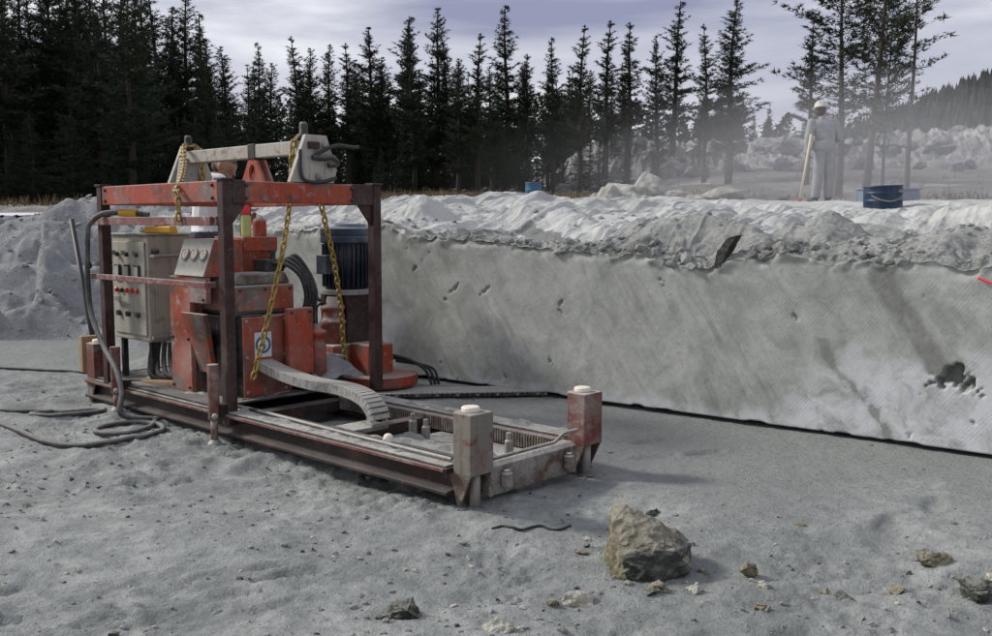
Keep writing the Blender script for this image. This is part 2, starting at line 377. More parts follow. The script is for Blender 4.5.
# ------------------------------------------------------------------ setting: sawn bench (face, broken lip, powder heaps on top)
ua = np.concatenate([np.linspace(-9, -4.2, 160), np.linspace(-4.2, 5.2, 900)[1:]])
zl_u = np.array([-9, -4.5, -3.15, -2.45, -1.95, -1.4, -.9, -.31, .2, .67, 1.2, 1.73, 2.5, 3.44, 5.2])
zl_z = np.array([1.2, 1.2, 1.185, 1.22, 1.2, 1.14, 1.19, 1.186, 1.21, 1.253, 1.29, 1.315, 1.32, 1.318, 1.33])
zl = np.interp(ua, zl_u, zl_z) + .045 * fbm(ua * 1.7, ua * 0, 3, 41) + .02 * ridge(ua * 6, ua * 0 + 3, 2, 43)
nf, ntp = 110, 230
bt = 15.0 * np.linspace(0, 1, ntp) ** 2.3
rows = []; stain_recess = []; pale = []; isface = []
def along(uu, d): return WP[0] + WW[0] * uu + WN[0] * d, WP[1] + WW[1] * uu + WN[1] * d
for d in (-.9, -.35, -.1, -.02):
    x, y = along(ua, d); rows.append(np.stack([x, y, np.full_like(ua, .034 + .004 * (d > -.05))], -1)); stain_recess.append(ua * 0); pale.append(ua * 0); isface.append(True)
# chipped bottom edge of the kerf
KB = .034 + .014 * np.maximum(0, fbm(ua * 9, ua * 0, 2, 71)) + .05 * np.maximum(0, vnoise(ua * 5, ua * 0, 77) - .72)
for i in range(nf):
    k = i / (nf - 1)
    z = KB + (zl - KB) * k
    # surface relief
    l2 = ua * -.84 + z * .54; c2 = -ua * .54 - z * .84
    d = .010 * fbm(ua * 1.2, z * 1.2, 3, 51) + .007 * ridge(l2 * 7, c2 * 1.2, 2, 53) * sstep(.1, .6, vnoise(l2 * 2.2, c2 * .8, 55))
    sp1 = fbm(l2 * 9.0, c2 * 4.0, 4, 57) + .35 * vnoise(ua * 40, z * 40, 58)
    d = d - .014 * sstep(1.32, 1.5, sp1)          # spalls
    st = .5 * sstep(1.34, 1.5, sp1)
    # row of chips on the left half
    for cu, cz in ((.92, .82), (.56, .85), (-.19, .79), (1.30, 1.03)):
        rc = np.sqrt(((ua - cu + 1.1 * (z - cz)) / .03) ** 2 + ((z - cz) / .085) ** 2) + .9 * vnoise(ua * 26, z * 26, 59) + .6 * vnoise(ua * 60, z * 60, 60) + .35
        d = d - .014 * sstep(1.0, .4, rc); st = np.maximum(st, .3 * sstep(1.0, .4, rc))
    # hollow near the right end, with the stained channel that runs down to it
    hx, hz = -3.10, .52
    tz_ = (z - .44) / .165; rr = np.maximum(np.abs(ua - hx + .25 * (z - .43)) / np.maximum(.125 * (1 - tz_) + .02, .01), np.abs(tz_ - .45) / .55) + .34 * vnoise(ua * 18, z * 14, 61) + .34 * vnoise(ua * 46, z * 40, 62)
    d = d - .09 * sstep(1.05, .25, rr); st = np.maximum(st, .7 * sstep(1.3, .5, rr))  # hollow coloured darker over the same mask that sinks it
    ch = np.abs((ua + 2.62) + (1.17 - z) * .62 + .03 * vnoise(z * 5, ua * 0, 63)); inr = (z > .5)
    d = d - .012 * sstep(.11, .04, ch) * inr; st = np.maximum(st, .55 * sstep(.12, .05, ch) * inr)
    ch2 = np.abs((ua + 2.2) + (.75 - z) * .75 + .03 * vnoise(z * 6, ua * 0, 65)); st = np.maximum(st, .4 * sstep(.09, .0, ch2 + .04 * vnoise(ua * 22 , z * 8, 70)) * (z < .68))
    # open crack in the lip
    ck = np.abs((ua + 1.50) + (z - 1.2) * .8 + .03 * vnoise(z * 14, ua * 0, 64)); d = d - .0 * ck
    # lip gets ragged
    d = d + (.03 * fbm(ua * 7, z * 7, 3, 67)) * sstep(.93, 1.0, k)
    pz_ = sstep(.72, .35, z + .25 * vnoise(ua * 2.4, z * 3, 68)) * sstep(-1.75, -2.2, ua + .5 * z) + .8 * sstep(1.5, 1.9, ua + .4 * z) * sstep(.9, .4, z) + .6 * sstep(.14, .05, z + .05 * vnoise(ua * 6, z * 6, 69))
    pale.append(np.clip(pz_, 0, 1) * (st < .3))
    x, y = along(ua, d); rows.append(np.stack([x, y, z], -1)); stain_recess.append(st); isface.append(True)
heaps = [(-3.55, .75, .16, .5), (-2.0, .9, .10, .35), (-1.32, .55, .20, .30), (-.55, .6, .14, .28), (.9, 1.3, .13, .5), (2.2, 1.2, .14, .5), (3.2, 1.4, .15, .6), (-2.8, 2.2, .10, .7), (-4.6, .8, .12, .5), (-.2, 2.2, .1, .6), (1.6, 2.6, .12, .7)]
def billow(x, y, o, seed):
    t_ = 0; a_ = 1
    for i in range(o):
        t_ = t_ + a_ * (np.abs(vnoise(x, y, seed + 19 * i)) * 2 - .55); x = x * 2.1 + 3.1; y = y * 2.1 - 1.7; a_ *= .5
    return t_
def bench_top(uu, b):
    z = np.interp(uu, ua, zl)
    up = .035 * sstep(0, .08, b) + .065 * sstep(.05, 1.0, b) + .16 * sstep(1, 8, b)
    bo = b; b = b + 2.2 * np.minimum(b, .12)          # path length up the broken edge
    rg = sstep(0, .14, b); cr_ = sstep(.6, -1.4, uu)          # the right half of the lip is crusted rubble, the left is soft powder
    rl_ = sstep(0, .55, bo)
    h = z + up + rl_ * (.085 * fbm(uu * 1.1, b * 1.0, 3, 81) + .055 * billow(uu * 1.4, b * 1.4, 3, 83))
    h = h + .05 * billow(uu * 4.0, b * 4.5, 3, 85) * sstep(1.0, .2, b) * sstep(0, .25, bo) * (.35 + .65 * cr_)
    h = h + (.022 * (np.abs(vnoise(uu * 9, b * 14, 86)) * 2 - .5) + .010 * ridge(uu * 15, b * 22, 2, 87) + .012 * fbm(uu * 36, b * 44, 2, 88)) * (sstep(.38, .10, b) + .22 * sstep(.0, .6, vnoise(uu * 1.7, b * 2.2, 98))) * rg * (.3 + .7 * cr_) + .004 * fbm(uu * 26, b * 26, 2, 89)
    for hu, hb, hz, hr in heaps: h = h + hz * rl_ * np.exp(-(((uu - hu) / hr) ** 2 + ((bo - hb - .15) / (hr * .8)) ** 2))
    b = bo; w_ = sstep(4, 9, b)
    return h * (1 - w_) + w_ * (1.535 + .03 * fbm(uu * .7, b * .7, 3, 95) + .015 * billow(uu * 2, b * 2, 2, 97))
for i in range(ntp):
    b = np.full_like(ua, bt[i])
    jig = .03 * fbm(ua * 9, b * 9 + 3, 3, 91) * sstep(0, .06, b) * sstep(.6, .15, b) + .012 * sstep(0, .05, b) * sstep(.3, .06, b) * ridge(ua * 11, b * 11, 2, 93)
    x, y = along(ua, -b * .92 + jig)
    z = bench_top(ua, b)
    ck = np.abs(ua + 1.53 + b * .8 + .03 * vnoise(b * 14, ua * 0, 66)); z = z - .0 * ck
    rows.append(np.stack([x, y, z], -1)); stain_recess.append(ua * 0); pale.append(ua * 0); isface.append(False)
P = np.stack(rows, 0)
bench = grid_obj('sawn_bench', P[:, ::-1], M_face)
bench.data.materials.append(M_dust); bench.data.materials.append(M_crust)
nr, nc = P.shape[:2]
mi = np.zeros((nr - 1, nc - 1), np.int32); mi[4 + nf + 1:, :] = 1
Um, Bm = np.meshgrid((ua[:-1] + ua[1:])[::-1] / 2, np.concatenate([np.zeros(4 + nf), bt])[1:])
crm = (Um + 1.5 * fbm(Um * 1.3, Bm * 1.7, 4, 191) - .55 * np.maximum(0, 1.3 - Bm) * 1.6 + 1.1 * Bm) < -.2
mi[(mi == 1) & crm] = 2
bench.data.polygons.foreach_set('use_smooth', (mi.reshape(-1) == 0))
bench.data.polygons.foreach_set('material_index', mi.reshape(-1))
at = bench.data.attributes.new('stain_recess', 'FLOAT', 'POINT'); at.data.foreach_set('value', np.stack(stain_recess, 0)[:, ::-1].reshape(-1).astype(np.float32))
at = bench.data.attributes.new('pale', 'FLOAT', 'POINT'); at.data.foreach_set('value', np.stack(pale, 0)[:, ::-1].reshape(-1).astype(np.float32))
tag(bench, 'long grey stone bench with a sawn vertical face and powdery rubble on top', 'rock bench')

# ------------------------------------------------------------------ setting: rough bank behind the cabinet
def bank_h(x, y):
    base = 10.55 + .10 * (-3.2 - x) + .35 * vnoise(x * .8, y * 0, 101)
    t = (y - base) / 2.3
    tt = np.clip(t, 0, 1)
    led = tt + .10 * np.sin(tt * 6.283 * 3.0 + 1.2 * vnoise(x * .9, y * .3, 103)) * sstep(0, .1, tt) * sstep(1, .85, tt)
    top = 1.30 + .17 * np.exp(-((x + 5.7) / 1.4) ** 2) + .10 * vnoise(x * .6, y * .4, 105) - .35 * sstep(-6.5, -9.0, x)
    z = -.03 + top * led * (t > 0)
    rg = sstep(0, .12, tt)
    z = z + rg * (.07 * fbm(x * .9, y * 1.4, 3, 107) + .05 * (np.abs(vnoise(x * 2.2, y * 4, 108)) * 2 - .5) + .035 * (np.abs(vnoise(x * 5, y * 8, 109)) * 2 - .5) + .018 * fbm(x * 13, y * 16, 3, 111))
    # leaning slab edge
    e = (x + 5.55) - (y - 11.6) * -.35
    z = z + .22 * sstep(.0, .05, e) * sstep(.55, .05, e) * sstep(11.0, 11.3, y) * sstep(12.6, 12.2, y)
    z = z + .10 * sstep(0, 8, y - base - 2.3)
    return z
xs = np.linspace(-15, -2.3, 360); ys = np.concatenate([np.linspace(9.9, 13.6, 200), np.linspace(13.6, 22, 70)[1:]])
Xb, Yb = np.meshgrid(xs, ys)
bank = grid_obj('rubble_bank', np.stack([Xb, Yb, bank_h(Xb, Yb)], -1), M_bank); tag(bank, kind='structure')

# ------------------------------------------------------------------ setting: upper ground to the horizon
def upper_h(x, y):
    b = -wall_dist(x, y)
    z = 1.32 + .12 * sstep(10, 18, b) + .10 * sstep(18, 42, y) + 1.3 * sstep(28, 56, y) * sstep(3, 14, x) + .35 * sstep(42, 60, y) + .06 * fbm(x * .25, y * .25, 4, 121) + .02 * fbm(x * 1.5, y * 1.5, 3, 123)
    z = z + 1.5 * sstep(60, 140, y) + 10 * sstep(150, 600, y)
    return z
ths = np.linspace(-1.0, 1.0, 420); rr_ = 5.5 * (900 / 5.5) ** (np.linspace(0, 1, 330))
T, RR = np.meshgrid(ths, rr_)
Xu = np.tan(T * 1.15) * RR * .55; Yu = RR
Zu = upper_h(Xu, Yu)
keep = ((-wall_dist(Xu, Yu) > 9.0) & (Xu > -4.0)) | (Yu > 19)
Zu = np.where((Xu < -2) & (Yu < 21), np.minimum(Zu, 1.3), Zu)
upper = grid_obj('upper_ground', np.stack([Xu, Yu, Zu], -1), M_upper, keep=keep); tag(upper, kind='structure')
def uh(x, y): return float(upper_h(np.array([float(x)]), np.array([float(y)]))[0])

# ------------------------------------------------------------------ the stone saw (local x: forward along the rails, y: towards the wall, z: up)
yaw = R(-43); X_ = Vector((math.cos(yaw), math.sin(yaw), .019)).normalized()
Y_ = Vector((-math.sin(yaw), math.cos(yaw), -.0217)); Y_ = (Y_ - X_ * X_.dot(Y_)).normalized(); Z_ = X_.cross(Y_)
MM = Matrix(((X_.x, Y_.x, Z_.x, -.126), (X_.y, Y_.y, Z_.y, 4.93), (X_.z, Y_.z, Z_.z, 0), (0, 0, 0, 1)))
def Lw(p): return MM @ Vector(p)
def lground(x, y):
    """local z of the quarry floor under local (x, y)"""
    z = 0.0
    for _ in range(3):
        w = Lw((x, y, z)); z += (fh(w.x, w.y) - w.z)
    return z
saw = empty('stone_saw'); saw.matrix_world = MM
tag(saw, 'red rail-mounted stone saw with gantry frame, control cabinet and blue motor', 'stone saw')
def part(mb, name, mat, parent=None, bevel=.005, smooth=False, label=None):
    return mb.obj(name, mat, parent or saw, bevel, smooth, label)

# rails: channel section with a wide dusty top flange and a lower flange
def rail(y0, y1, nm):
    ym = (y0 + y1) / 2
    prof = [(y0, .085), (y1, .085), (y1, .105), (ym + .035, .112), (ym + .035, .205), (y1, .21), (y1, .232), (y0, .232), (y0, .205), (ym - .05, .200), (ym - .05, .115), (y0, .107)]
    r = part(MB().prism(prof, -4.33, -.06), nm, M_rail)
    part(MB().box(-4.30, -.08, y0 + .012, y1 - .02, .2335, .2435), 'top_plate', M_dusty, r, .003)
    part(MB().box(-4.30, -.08, y0 - .006, y0 + .004, .21, .228), 'edge_strip', M_jack, r, .002)
    return r
rl = rail(-.13, .10, 'rail'); rr0 = rail(.86, 1.04, 'rail')
part(MB().tube([(-2.0, .0, .262), (-.85, -.04, .262), (-.1, -.05, .262)], .012, 6), 'guide_bar', M_steel, rl)
part(MB().box(-2.3, -.1, .0, .035, .2442, .262), 'guide_strip', M_rail, rl, .003)
def crust(x0, x1, y0, y1, z, amp, seed, parent=None, mat=None, nx=160, ny=14):
    gx, gy = np.meshgrid(np.linspace(x0, x1, nx), np.linspace(y0, y1, ny))
    gz = z - .006 + amp * np.clip(.35 + .8 * fbm(gx * 6, gy * 9, 4, seed) + .3 * vnoise(gx * 30, gy * 30, seed + 3), 0, 1.4)
    ed = np.minimum(np.minimum(gy - y0, y1 - gy) / (y1 - y0) * 6, 1); gz = z - .006 + (gz - z + .006) * np.clip(ed, 0, 1)
    return grid_obj('slurry_crust', np.stack([gx, gy, gz], -1), mat or M_crust, False, parent=parent or saw)
crust(-2.15, -.12, -.115, .085, .2435, .022, 601, rl); crust(-2.15, -.1, .872, 1.02, .2435, .022, 607, rr0); crust(-4.2, -2.4, -.09, .95, .262, .020, 613, None, None, 120, 60)
# toothed rack on the inner side of the far rail
mb = MB(); mb.box(-2.2, -.1, .832, .852, .13, .225)
for i in range(95): mb.box(-2.19 + i * .022, -2.19 + i * .022 + .012, .818, .834, .135, .222)
part(mb, 'rack', M_dusty, rr0, 0)
# floor pans between the rails, caked with slurry
def pan(x0, x1, y0, y1, z, amp, seed):
    n, m = 40, 20
    gx, gy = np.meshgrid(np.linspace(x0, x1, n), np.linspace(y0, y1, m))
    gz = z + amp * fbm(gx * 5, gy * 5, 4, seed)
    return grid_obj('slurry_tray', np.stack([gx, gy, gz], -1), M_crust, parent=saw)
pan(-1.05, -.12, .13, .50, .185, .05, 201)
part(MB().box(-1.1, -.1, .11, .83, .10, .125), 'tray_floor', M_dusty)
part(MB().box(-4.25, -2.35, -.10, 1.0, .2455, .262), 'deck', M_deck)
part(MB().box(-1.35, -1.25, .1, .86, .12, .2), 'cross_member', M_rail); part(MB().box(-2.3, -2.18, .1, .86, .12, .2), 'cross_member', M_rail)
for (x, y) in ((-.95, .55), (-.30, .62), (-1.15, .62)):
    part(MB().lathe((x, y, .12), [(.028, 0), (.028, .10), (.018, .105), (.018, .15)], 10), 'anchor_bolt', M_steel)
part(MB().lathe((-.72, .04, .243), [(.03, 0), (.034, .012), (.026, .04), (.012, .05)], 10), 'bolt_head', M_white)
# end beams
def end_beam(x, sgn):
    b = part(MB().prism([(x - .05, .06), (x + .05, .06), (x + .05, .215), (x + .02, .235), (x - .05, .235)], .08, .82, 'y'), 'end_beam', M_dusty)
    part(MB().tube([(x + .03, .12, .255), (x + .03, .55, .258), (x + .035, .64, .262), (x + .04, .72, .30), (x + .05, .83, .305)], .012, 6), 'pipe', M_dusty, b, smooth=True)
    for y in (.19, .72): part(MB().lathe((x + sgn * .075, y, .10), [(.032, 0), (.032, .075), (.02, .078), (.02, .092)], 12), 'bolt', M_dusty, b)
    return b
end_beam(0, 1); end_beam(-4.33, -1)
# jack boxes on the four corners
def jack(x, y, sg, hgt=.325, far=False, jm=None):
    j = part(MB().prism([(x - .055, y - .085), (x + .075, y - .085), (x + .075, y + .085), (x - .055, y + .085), (x - .085, y + .045), (x - .085, y - .045)], .20, .20 + hgt, 'z'), 'jack_box', jm or M_jack)
    part(MB().lathe((x - .01, y, .20 + hgt), [(.050, 0), (.050, .022), (.044, .028)], 18), 'cap', M_white, j)
    for yy_ in (-.082, .07):
        part(MB().prism([(x - .09, .2), (x + .07, .2), (x + .0, .055), (x - .03, .045)], y + yy_, y + yy_ + .012, 'y'), 'gusset', M_dusty, j, .002)
    part(MB().prism([(x - .13, .198), (x - .05, .198), (x - .03, .02), (x - .05, .02)], y - .06, y + .06, 'y'), 'skid_plate', M_dusty, j, .003)
    gz = lground(x + .02, y)
    part(MB().lathe((x + .02, y, gz - .03), [(.030, 0), (.030, .26 - gz)], 14), 'leg', M_steel, j, 0, True)
    part(MB().lathe((x + .02, y, gz - .02), [(.055, 0), (.055, .02), (.034, .032)], 14), 'foot', M_dark, j, 0)
    return j
jack(0, 0, 1, jm=M_jackgrey); jack(0, .95, 1, .31); jack(-4.25, -.03, -1, .33); jack(-4.33, .95, -1)
part(MB().box(-4.48, -4.42, -.10, .06, .27, .57), 'backing_board', M_wood)
# leg jacks half way along the near side
def tube_jack(x, y, z0, z1, gz):
    t = part(MB().lathe((x, y, z0), [(.038, 0), (.038, z1 - z0)], 16), 'jack_tube', M_jack, None, .003, True)
    part(MB().lathe((x, y, gz), [(.024, .0), (.024, z0 - gz)], 12), 'rod', M_jack, t, 0, True)
    part(MB().lathe((x, y, gz - .015), [(.05, 0), (.045, .02), (.026, .045)], 14), 'foot', M_steel, t, 0)
    part(MB().box(x - .05, x + .05, y + .02, y + .10, z0 + .02, z0 + .10), 'bracket', M_dark, t)
    part(MB().lathe((x + .05, y - .03, z0 + .03), [(.02, 0), (.024, .02), (.01, .035)], 8, 'x'), 'bolt', M_steel, t)
tube_jack(-2.23, -.19, .20, .57, lground(-2.23, -.19)); tube_jack(-3.66, -.18, .20, .56, lground(-3.66, -.18))

# gantry frame
HG = 1.79
GX0, GX1, GY0, GY1 = -3.96, -2.2, -.085, 1.19
pw = .037
for (x, y) in ((GX0, GY0), (GX1, GY0), (GX1, GY1), (GX0, GY1)):
    p = part(MB().box(x - pw, x + pw, y - pw, y + pw, .15 if (x, y) == (GX1, GY0) else .235, HG), 'gantry_post', M_maroon, None, .004)
    part(MB().box(x - pw - .012, x + pw + .012, y - pw - .012, y + pw + .012, HG + .001, HG + .014), 'cap_plate', M_maroon, p, .002)
def hb(x0, x1, y0, y1): return part(MB().box(x0, x1, y0, y1, HG - .145, HG - .003), 'gantry_beam', M_red, None, .006)
hb(GX0 + pw + .002, GX1 - pw - .002, GY0 - .03, GY0 + .03); hb(GX0 + pw + .002, GX1 - pw - .002, GY1 - .03, GY1 + .03)
hb(GX1 - .03, GX1 + .03, GY0 + pw + .002, GY1 - pw - .002); hb(GX0 - .03, GX0 + .03, GY0 + pw + .002, GY1 - pw - .002)
part(MB().box(-2.89, -2.81, GY0 + .035, GY1 - .035, HG - .13, HG - .012), 'cross_beam', M_red, None, .006)
part(MB().box(GX1 - .036, GX1 + .036, GY1 - pw - .20, GY1 - pw - .003, HG - .151, HG + .002), 'corner_sleeve', M_maroon, None, .003)
part(MB().box(GX1 - .036, GX1 + .036, GY0 + pw + .003, GY0 + pw + .10, HG - .151, HG + .002), 'corner_sleeve', M_maroon, None, .003)
for yb, sg in ((GY1 - pw - .001, -1), (GY0 + pw + .001, 1)):
    part(MB().prism([(yb, HG - .152), (yb + sg * .12, HG - .152), (yb, HG - .30)], GX1 - .012, GX1 + .012, 'x'), 'gusset', M_maroon, None, 0)
# guard bars in front of the controls
part(MB().box(-4.07, -2.27, -.158, -.132, 1.49, 1.55), 'guard_bar', M_bar, None, .004)
gb = part(MB().box(-4.02, -2.26, -.215, -.185, 1.075, 1.115), 'guard_bar', M_bar, None, .004)
part(MB().box(-2.285, -2.255, -.184, -.13, 1.076, 1.114), 'return_bar', M_bar, gb, .003); part(MB().box(-4.0, -3.97, -.184, -.13, 1.076, 1.114), 'return_bar', M_bar, gb, .003)
part(MB().box(-2.30, -2.24, -.131, -.112, 1.49, 1.55), 'bar_bracket', M_bar, None, .002)

# control cabinet
cx0, cx1, cy0, cy1, cz0, cz1 = -4.13, -3.54, .05, .42, .58, 1.41
cab = part(MB().box(cx0, cx1, cy0, cy1, cz0, cz1), 'control_cabinet', M_grey, None, .012, label='beige control cabinet with meters and switches')
part(MB().box(cx0 + .03, cx1 - .03, cy0 - .014, cy0 - .0015, cz0 + .05, cz1 - .05), 'door', M_grey, cab, .005)
part(MB().box(cx0 - .01, cx1 + .012, cy0 - .02, cy1 + .01, cz1 + .001, cz1 + .018), 'lid', M_grey, cab, .006)
fy = cy0 - .015
for k in range(3):
    x = cx0 + .13 + k * .16
    t = part(MB().lathe((x, fy, cz1 - .15), [(.018, 0), (.018, -.02)], 12, 'y'), 'switch', M_dark, cab, 0)
    part(MB().box(x - .005, x + .005, fy - .05, fy - .02, cz1 - .155, cz1 - .12), 'lever', M_steel, t, 0)
    fr = part(MB().box(x - .045, x + .045, fy - .016, fy - .001, cz1 - .36, cz1 - .23), 'meter', M_dark, cab, .004)
    part(MB().box(x - .034, x + .034, fy - .020, fy - .0165, cz1 - .345, cz1 - .245), 'dial', M_console, fr, 0)
    kn = part(MB().lathe((x, fy, cz1 - .62), [(.022, 0), (.022, -.025)], 12, 'y'), 'knob', M_dark, cab, 0)
for k in range(5):
    x = cx0 + .10 + k * .085
    part(MB().lathe((x, fy, cz1 - .435), [(.020, 0), (.020, -.015), (.012, -.022)], 12, 'y'), 'push_button', M_redlamp if k != 1 else M_dark, cab, 0)
hd = part(MB().lathe((cx0 + .10, fy, cz0 + .33), [(.02, 0), (.02, -.03)], 10, 'y'), 'door_handle', M_steel, cab, 0)
part(MB().box(cx0 + .09, cx0 + .22, fy - .042, fy - .03, cz0 + .31, cz0 + .35), 'lever', M_steel, hd, .003)
part(MB().tube([(cx1 + .01, .07, cz1 - .16), (cx1 + .05, .075, cz1 - .16), (cx1 + .05, .29, cz1 - .155), (cx1 + .01, .30, cz1 - .155)], .014, 8, False), 'side_handle', M_steel, cab)
part(MB().box(cx1 + .003, cx1 + .03, .06, .36, cz0 + .02, cz0 + .05), 'side_bracket', M_steel, cab)
part(MB().lathe((cx1 + .0015, .10, cz1 - .12), [(.022, 0), (.022, .05), (.01, .06)], 10, 'x'), 'cable_gland', M_dark, cab, 0)
for x in (cx0 + .06, cx1 - .06):
    for y in (cy0 + .05, cy1 - .05): part(MB().box(x - .02, x + .02, y - .02, y + .02, .2625, cz0 - .001), 'stand_leg', M_dark, cab, 0)
# hoses coiled under the cabinet
for k in range(5):
    x = -3.62 + k * .05; y0 = .06 + .03 * k
    part(MB().tube([(x - .06, .15 + .02 * k, cz0 - .005), (x - .03, y0 + .04, .42), (x + .03 + .02 * k, y0 + .02, .31 + .006 * k), (x + .13 + .03 * k, y0 + .12, .292 + .012 * k), (x + .22 + .01 * k, y0 + .2, .40), (x + .20, y0 + .23, .60), (x + .16, .33, .75)], .020, 8), 'hose', M_hose, None, 0, True)

# gauge console
con = part(MB().hexa([(-3.12, .04, 1.12), (-2.70, .04, 1.12), (-2.70, .36, 1.12), (-3.12, .36, 1.12), (-3.12, .135, 1.39), (-2.70, .135, 1.39), (-2.70, .36, 1.39), (-3.12, .36, 1.39)]), 'gauge_console', M_red, None, .006)
nv = Vector((0, -.27, .095)).normalized()
def on_con(x, k, off=0): return Vector((x, .04 + .095 * k, 1.12 + .27 * k)) + nv * off
pl_ = [on_con(-3.115, .02, .002), on_con(-2.705, .02, .002), on_con(-2.705, .98, .002), on_con(-3.115, .98, .002)]
mb = MB(); mb.hexa([*pl_, *[p + nv * .006 for p in pl_]]); part(mb, 'face_plate', M_console, con, 0)
for k in range(3):
    c = on_con(-3.02 + k * .125, .56, .009)
    rot = nv.to_track_quat('Z', 'Y').to_matrix().to_4x4()
    def tr(mb): 
        mb.v = [tuple(Matrix.Translation(c) @ rot @ Vector(v)) for v in mb.v]; return mb
    gg = part(tr(MB().lathe((0, 0, 0), [(.046, 0), (.046, .014), (.040, .018), (.038, .012)], 20)), 'gauge', M_steel, con, 0)
    part(tr(MB().lathe((0, 0, .0125), [(.037, 0), (.037, .002)], 20)), 'dial', M_console, gg, 0)
    part(tr(MB().box(-.004, .004, -.004, .03, .0148, .0165)), 'needle', M_redlamp, gg, 0)
# orange pump housing under the console
part(MB().prism([(-3.22, .263), (-2.93, .263), (-2.93, .93), (-2.70, .93), (-2.70, 1.115), (-3.22, 1.115)], .05, .09, 'y'), 'side_panel', M_redold)
part(MB().box(-3.21, -2.96, .095, .50, .263, 1.1), 'pump_housing', M_redold)
part(MB().hexa([(-2.90, .10, .42), (-2.72, .10, .42), (-2.72, .14, .42), (-2.90, .14, .42), (-2.98, .0, .86), (-2.66, .0, .86), (-2.66, .04, .86), (-2.98, .04, .86)]), 'chute', M_redold)
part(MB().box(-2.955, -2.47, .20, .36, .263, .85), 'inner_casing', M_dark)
part(MB().box(-2.90, -2.56, .125, .195, .263, .84), 'recess_shade_block', M_dark)  # black box standing in for the shade inside the housing recess
part(MB().box(-3.05, -2.72, .20, .36, .935, 1.115), 'console_stand', M_dark)
# tank and drive casing
top = part(MB().box(-3.05, -2.50, .165, .66, .872, 1.06), 'oil_tank', M_redold, None, .012)
part(MB().prism([(.16, 1.0605), (.665, 1.0605), (.62, 1.15), (.22, 1.15)], -3.05, -2.54, 'x'), 'tank_top', M_dusty, top, .02)
part(MB().box(-3.02, -2.50, .17, .65, .846, .870), 'gap_plate', M_dark)
low = part(MB().box(-2.96, -2.45, .365, .60, .263, .843), 'drive_casing', M_red, None, .012)
part(MB().box(-2.462, -2.446, .185, .56, .263, .838), 'front_cover', M_red, low, .006)
part(MB().box(-2.40, -2.35, .50, .72, .36, .89), 'guard_plate', M_redbright, None, .008)
part(MB().box(-2.45, -2.401, .56, .70, .45, .80), 'plate_mount', M_dark)
# round emblem on the cover
dec = part(MB().box(-2.4455, -2.4435, .275, .415, .545, .725), 'emblem_plate', M_decal, low, 0)
def ringx(x, y, z, r0, r1, a0=0, a1=360, n=28):
    mb = MB(); vs = []; fs = []
    for i in range(n + 1):
        a = R(a0 + (a1 - a0) * i / n)
        for rr_k in (r0, r1): vs.append((x, y + rr_k * math.cos(a), z + rr_k * math.sin(a)))
    for i in range(n): fs.append((2 * i, 2 * i + 1, 2 * i + 3, 2 * i + 2))
    return mb.add(vs, fs)
part(ringx(-2.4425, .345, .635, .046, .064), 'emblem_ring', M_decalblue, dec, 0)
part(ringx(-2.4423, .352, .645, .020, .034, 80, 270), 'emblem_stroke', M_decalblue, dec, 0)
part(ringx(-2.4423, .338, .620, .014, .028, 260, 430), 'emblem_stroke', M_decalblue, dec, 0)
for (y, z) in ((.21, .81), (.53, .81), (.21, .30), (.53, .30), (.21, .55), (.53, .55)): part(MB().lathe((-2.446, y, z), [(.014, 0), (.014, .010), (.007, .014)], 6, 'x'), 'bolt', M_steel, low, 0)
for (y, z) in ((.53, .86), (.69, .86), (.53, .40), (.69, .40)): part(MB().lathe((-2.35, y, z), [(.013, 0), (.013, .010), (.006, .014)], 6, 'x'), 'bolt', M_dark, None, 0)
for (x, z) in ((-3.19, 1.08), (-2.74, 1.08), (-3.19, .30), (-2.96, .30), (-3.19, .66), (-2.96, .66), (-2.74, .96)): part(MB().lathe((x, .05, z), [(.013, 0), (.013, -.010), (.006, -.014)], 6, 'y'), 'bolt', M_dark, None, 0)
for y in (.20, .41, .62): part(MB().lathe((-2.50, y, 1.03), [(.012, 0), (.012, .010), (.006, .014)], 6, 'x'), 'bolt', M_dark, top, 0)
for x in (-2.30, -3.86):
    for z in (HG - .03, HG - .115): part(MB().lathe((x, GY0 - .030, z), [(.014, 0), (.014, -.010), (.007, -.014)], 6, 'y'), 'bolt', M_maroon, None, 0)
for y in (.06, .95):
    for z in (HG - .03, HG - .115): part(MB().lathe((GX1 + .030, y, z), [(.014, 0), (.014, .012), (.007, .016)], 6, 'x'), 'bolt', M_maroon, None, 0)
# valve block, fittings and things on the tank
vb = part(MB().box(-2.74, -2.56, .46, .62, 1.151, 1.24), 'valve_block', M_dark)
part(MB().lathe((-2.62, .56, 1.24), [(.022, 0), (.022, .05), (.03, .052), (.03, .07)], 10), 'valve_cap', M_dark, vb, 0)
part(MB().box(-2.9, -2.78, .45, .56, 1.151, 1.30), 'solenoid', M_red)
shelf = part(MB().box(-3.1, -2.70, .365, .66, 1.30, 1.405), 'filter_housing', M_red)
part(MB().box(-3.0, -2.72, .37, .62, 1.07, 1.299), 'filter_body', M_redold, shelf)
for k in range(4):
    yk = .52 + .03 * k
    part(MB().tube([(-2.56, yk, 1.21 - .01 * k), (-2.48, yk + .05, 1.21 + .02 * k), (-2.42, yk + .14, 1.12), (-2.42, yk + .19, .98), (-2.44, yk + .18, .86), (-2.48, yk + .16, .72)], .016, 8), 'hose', M_hose, None, 0, True)
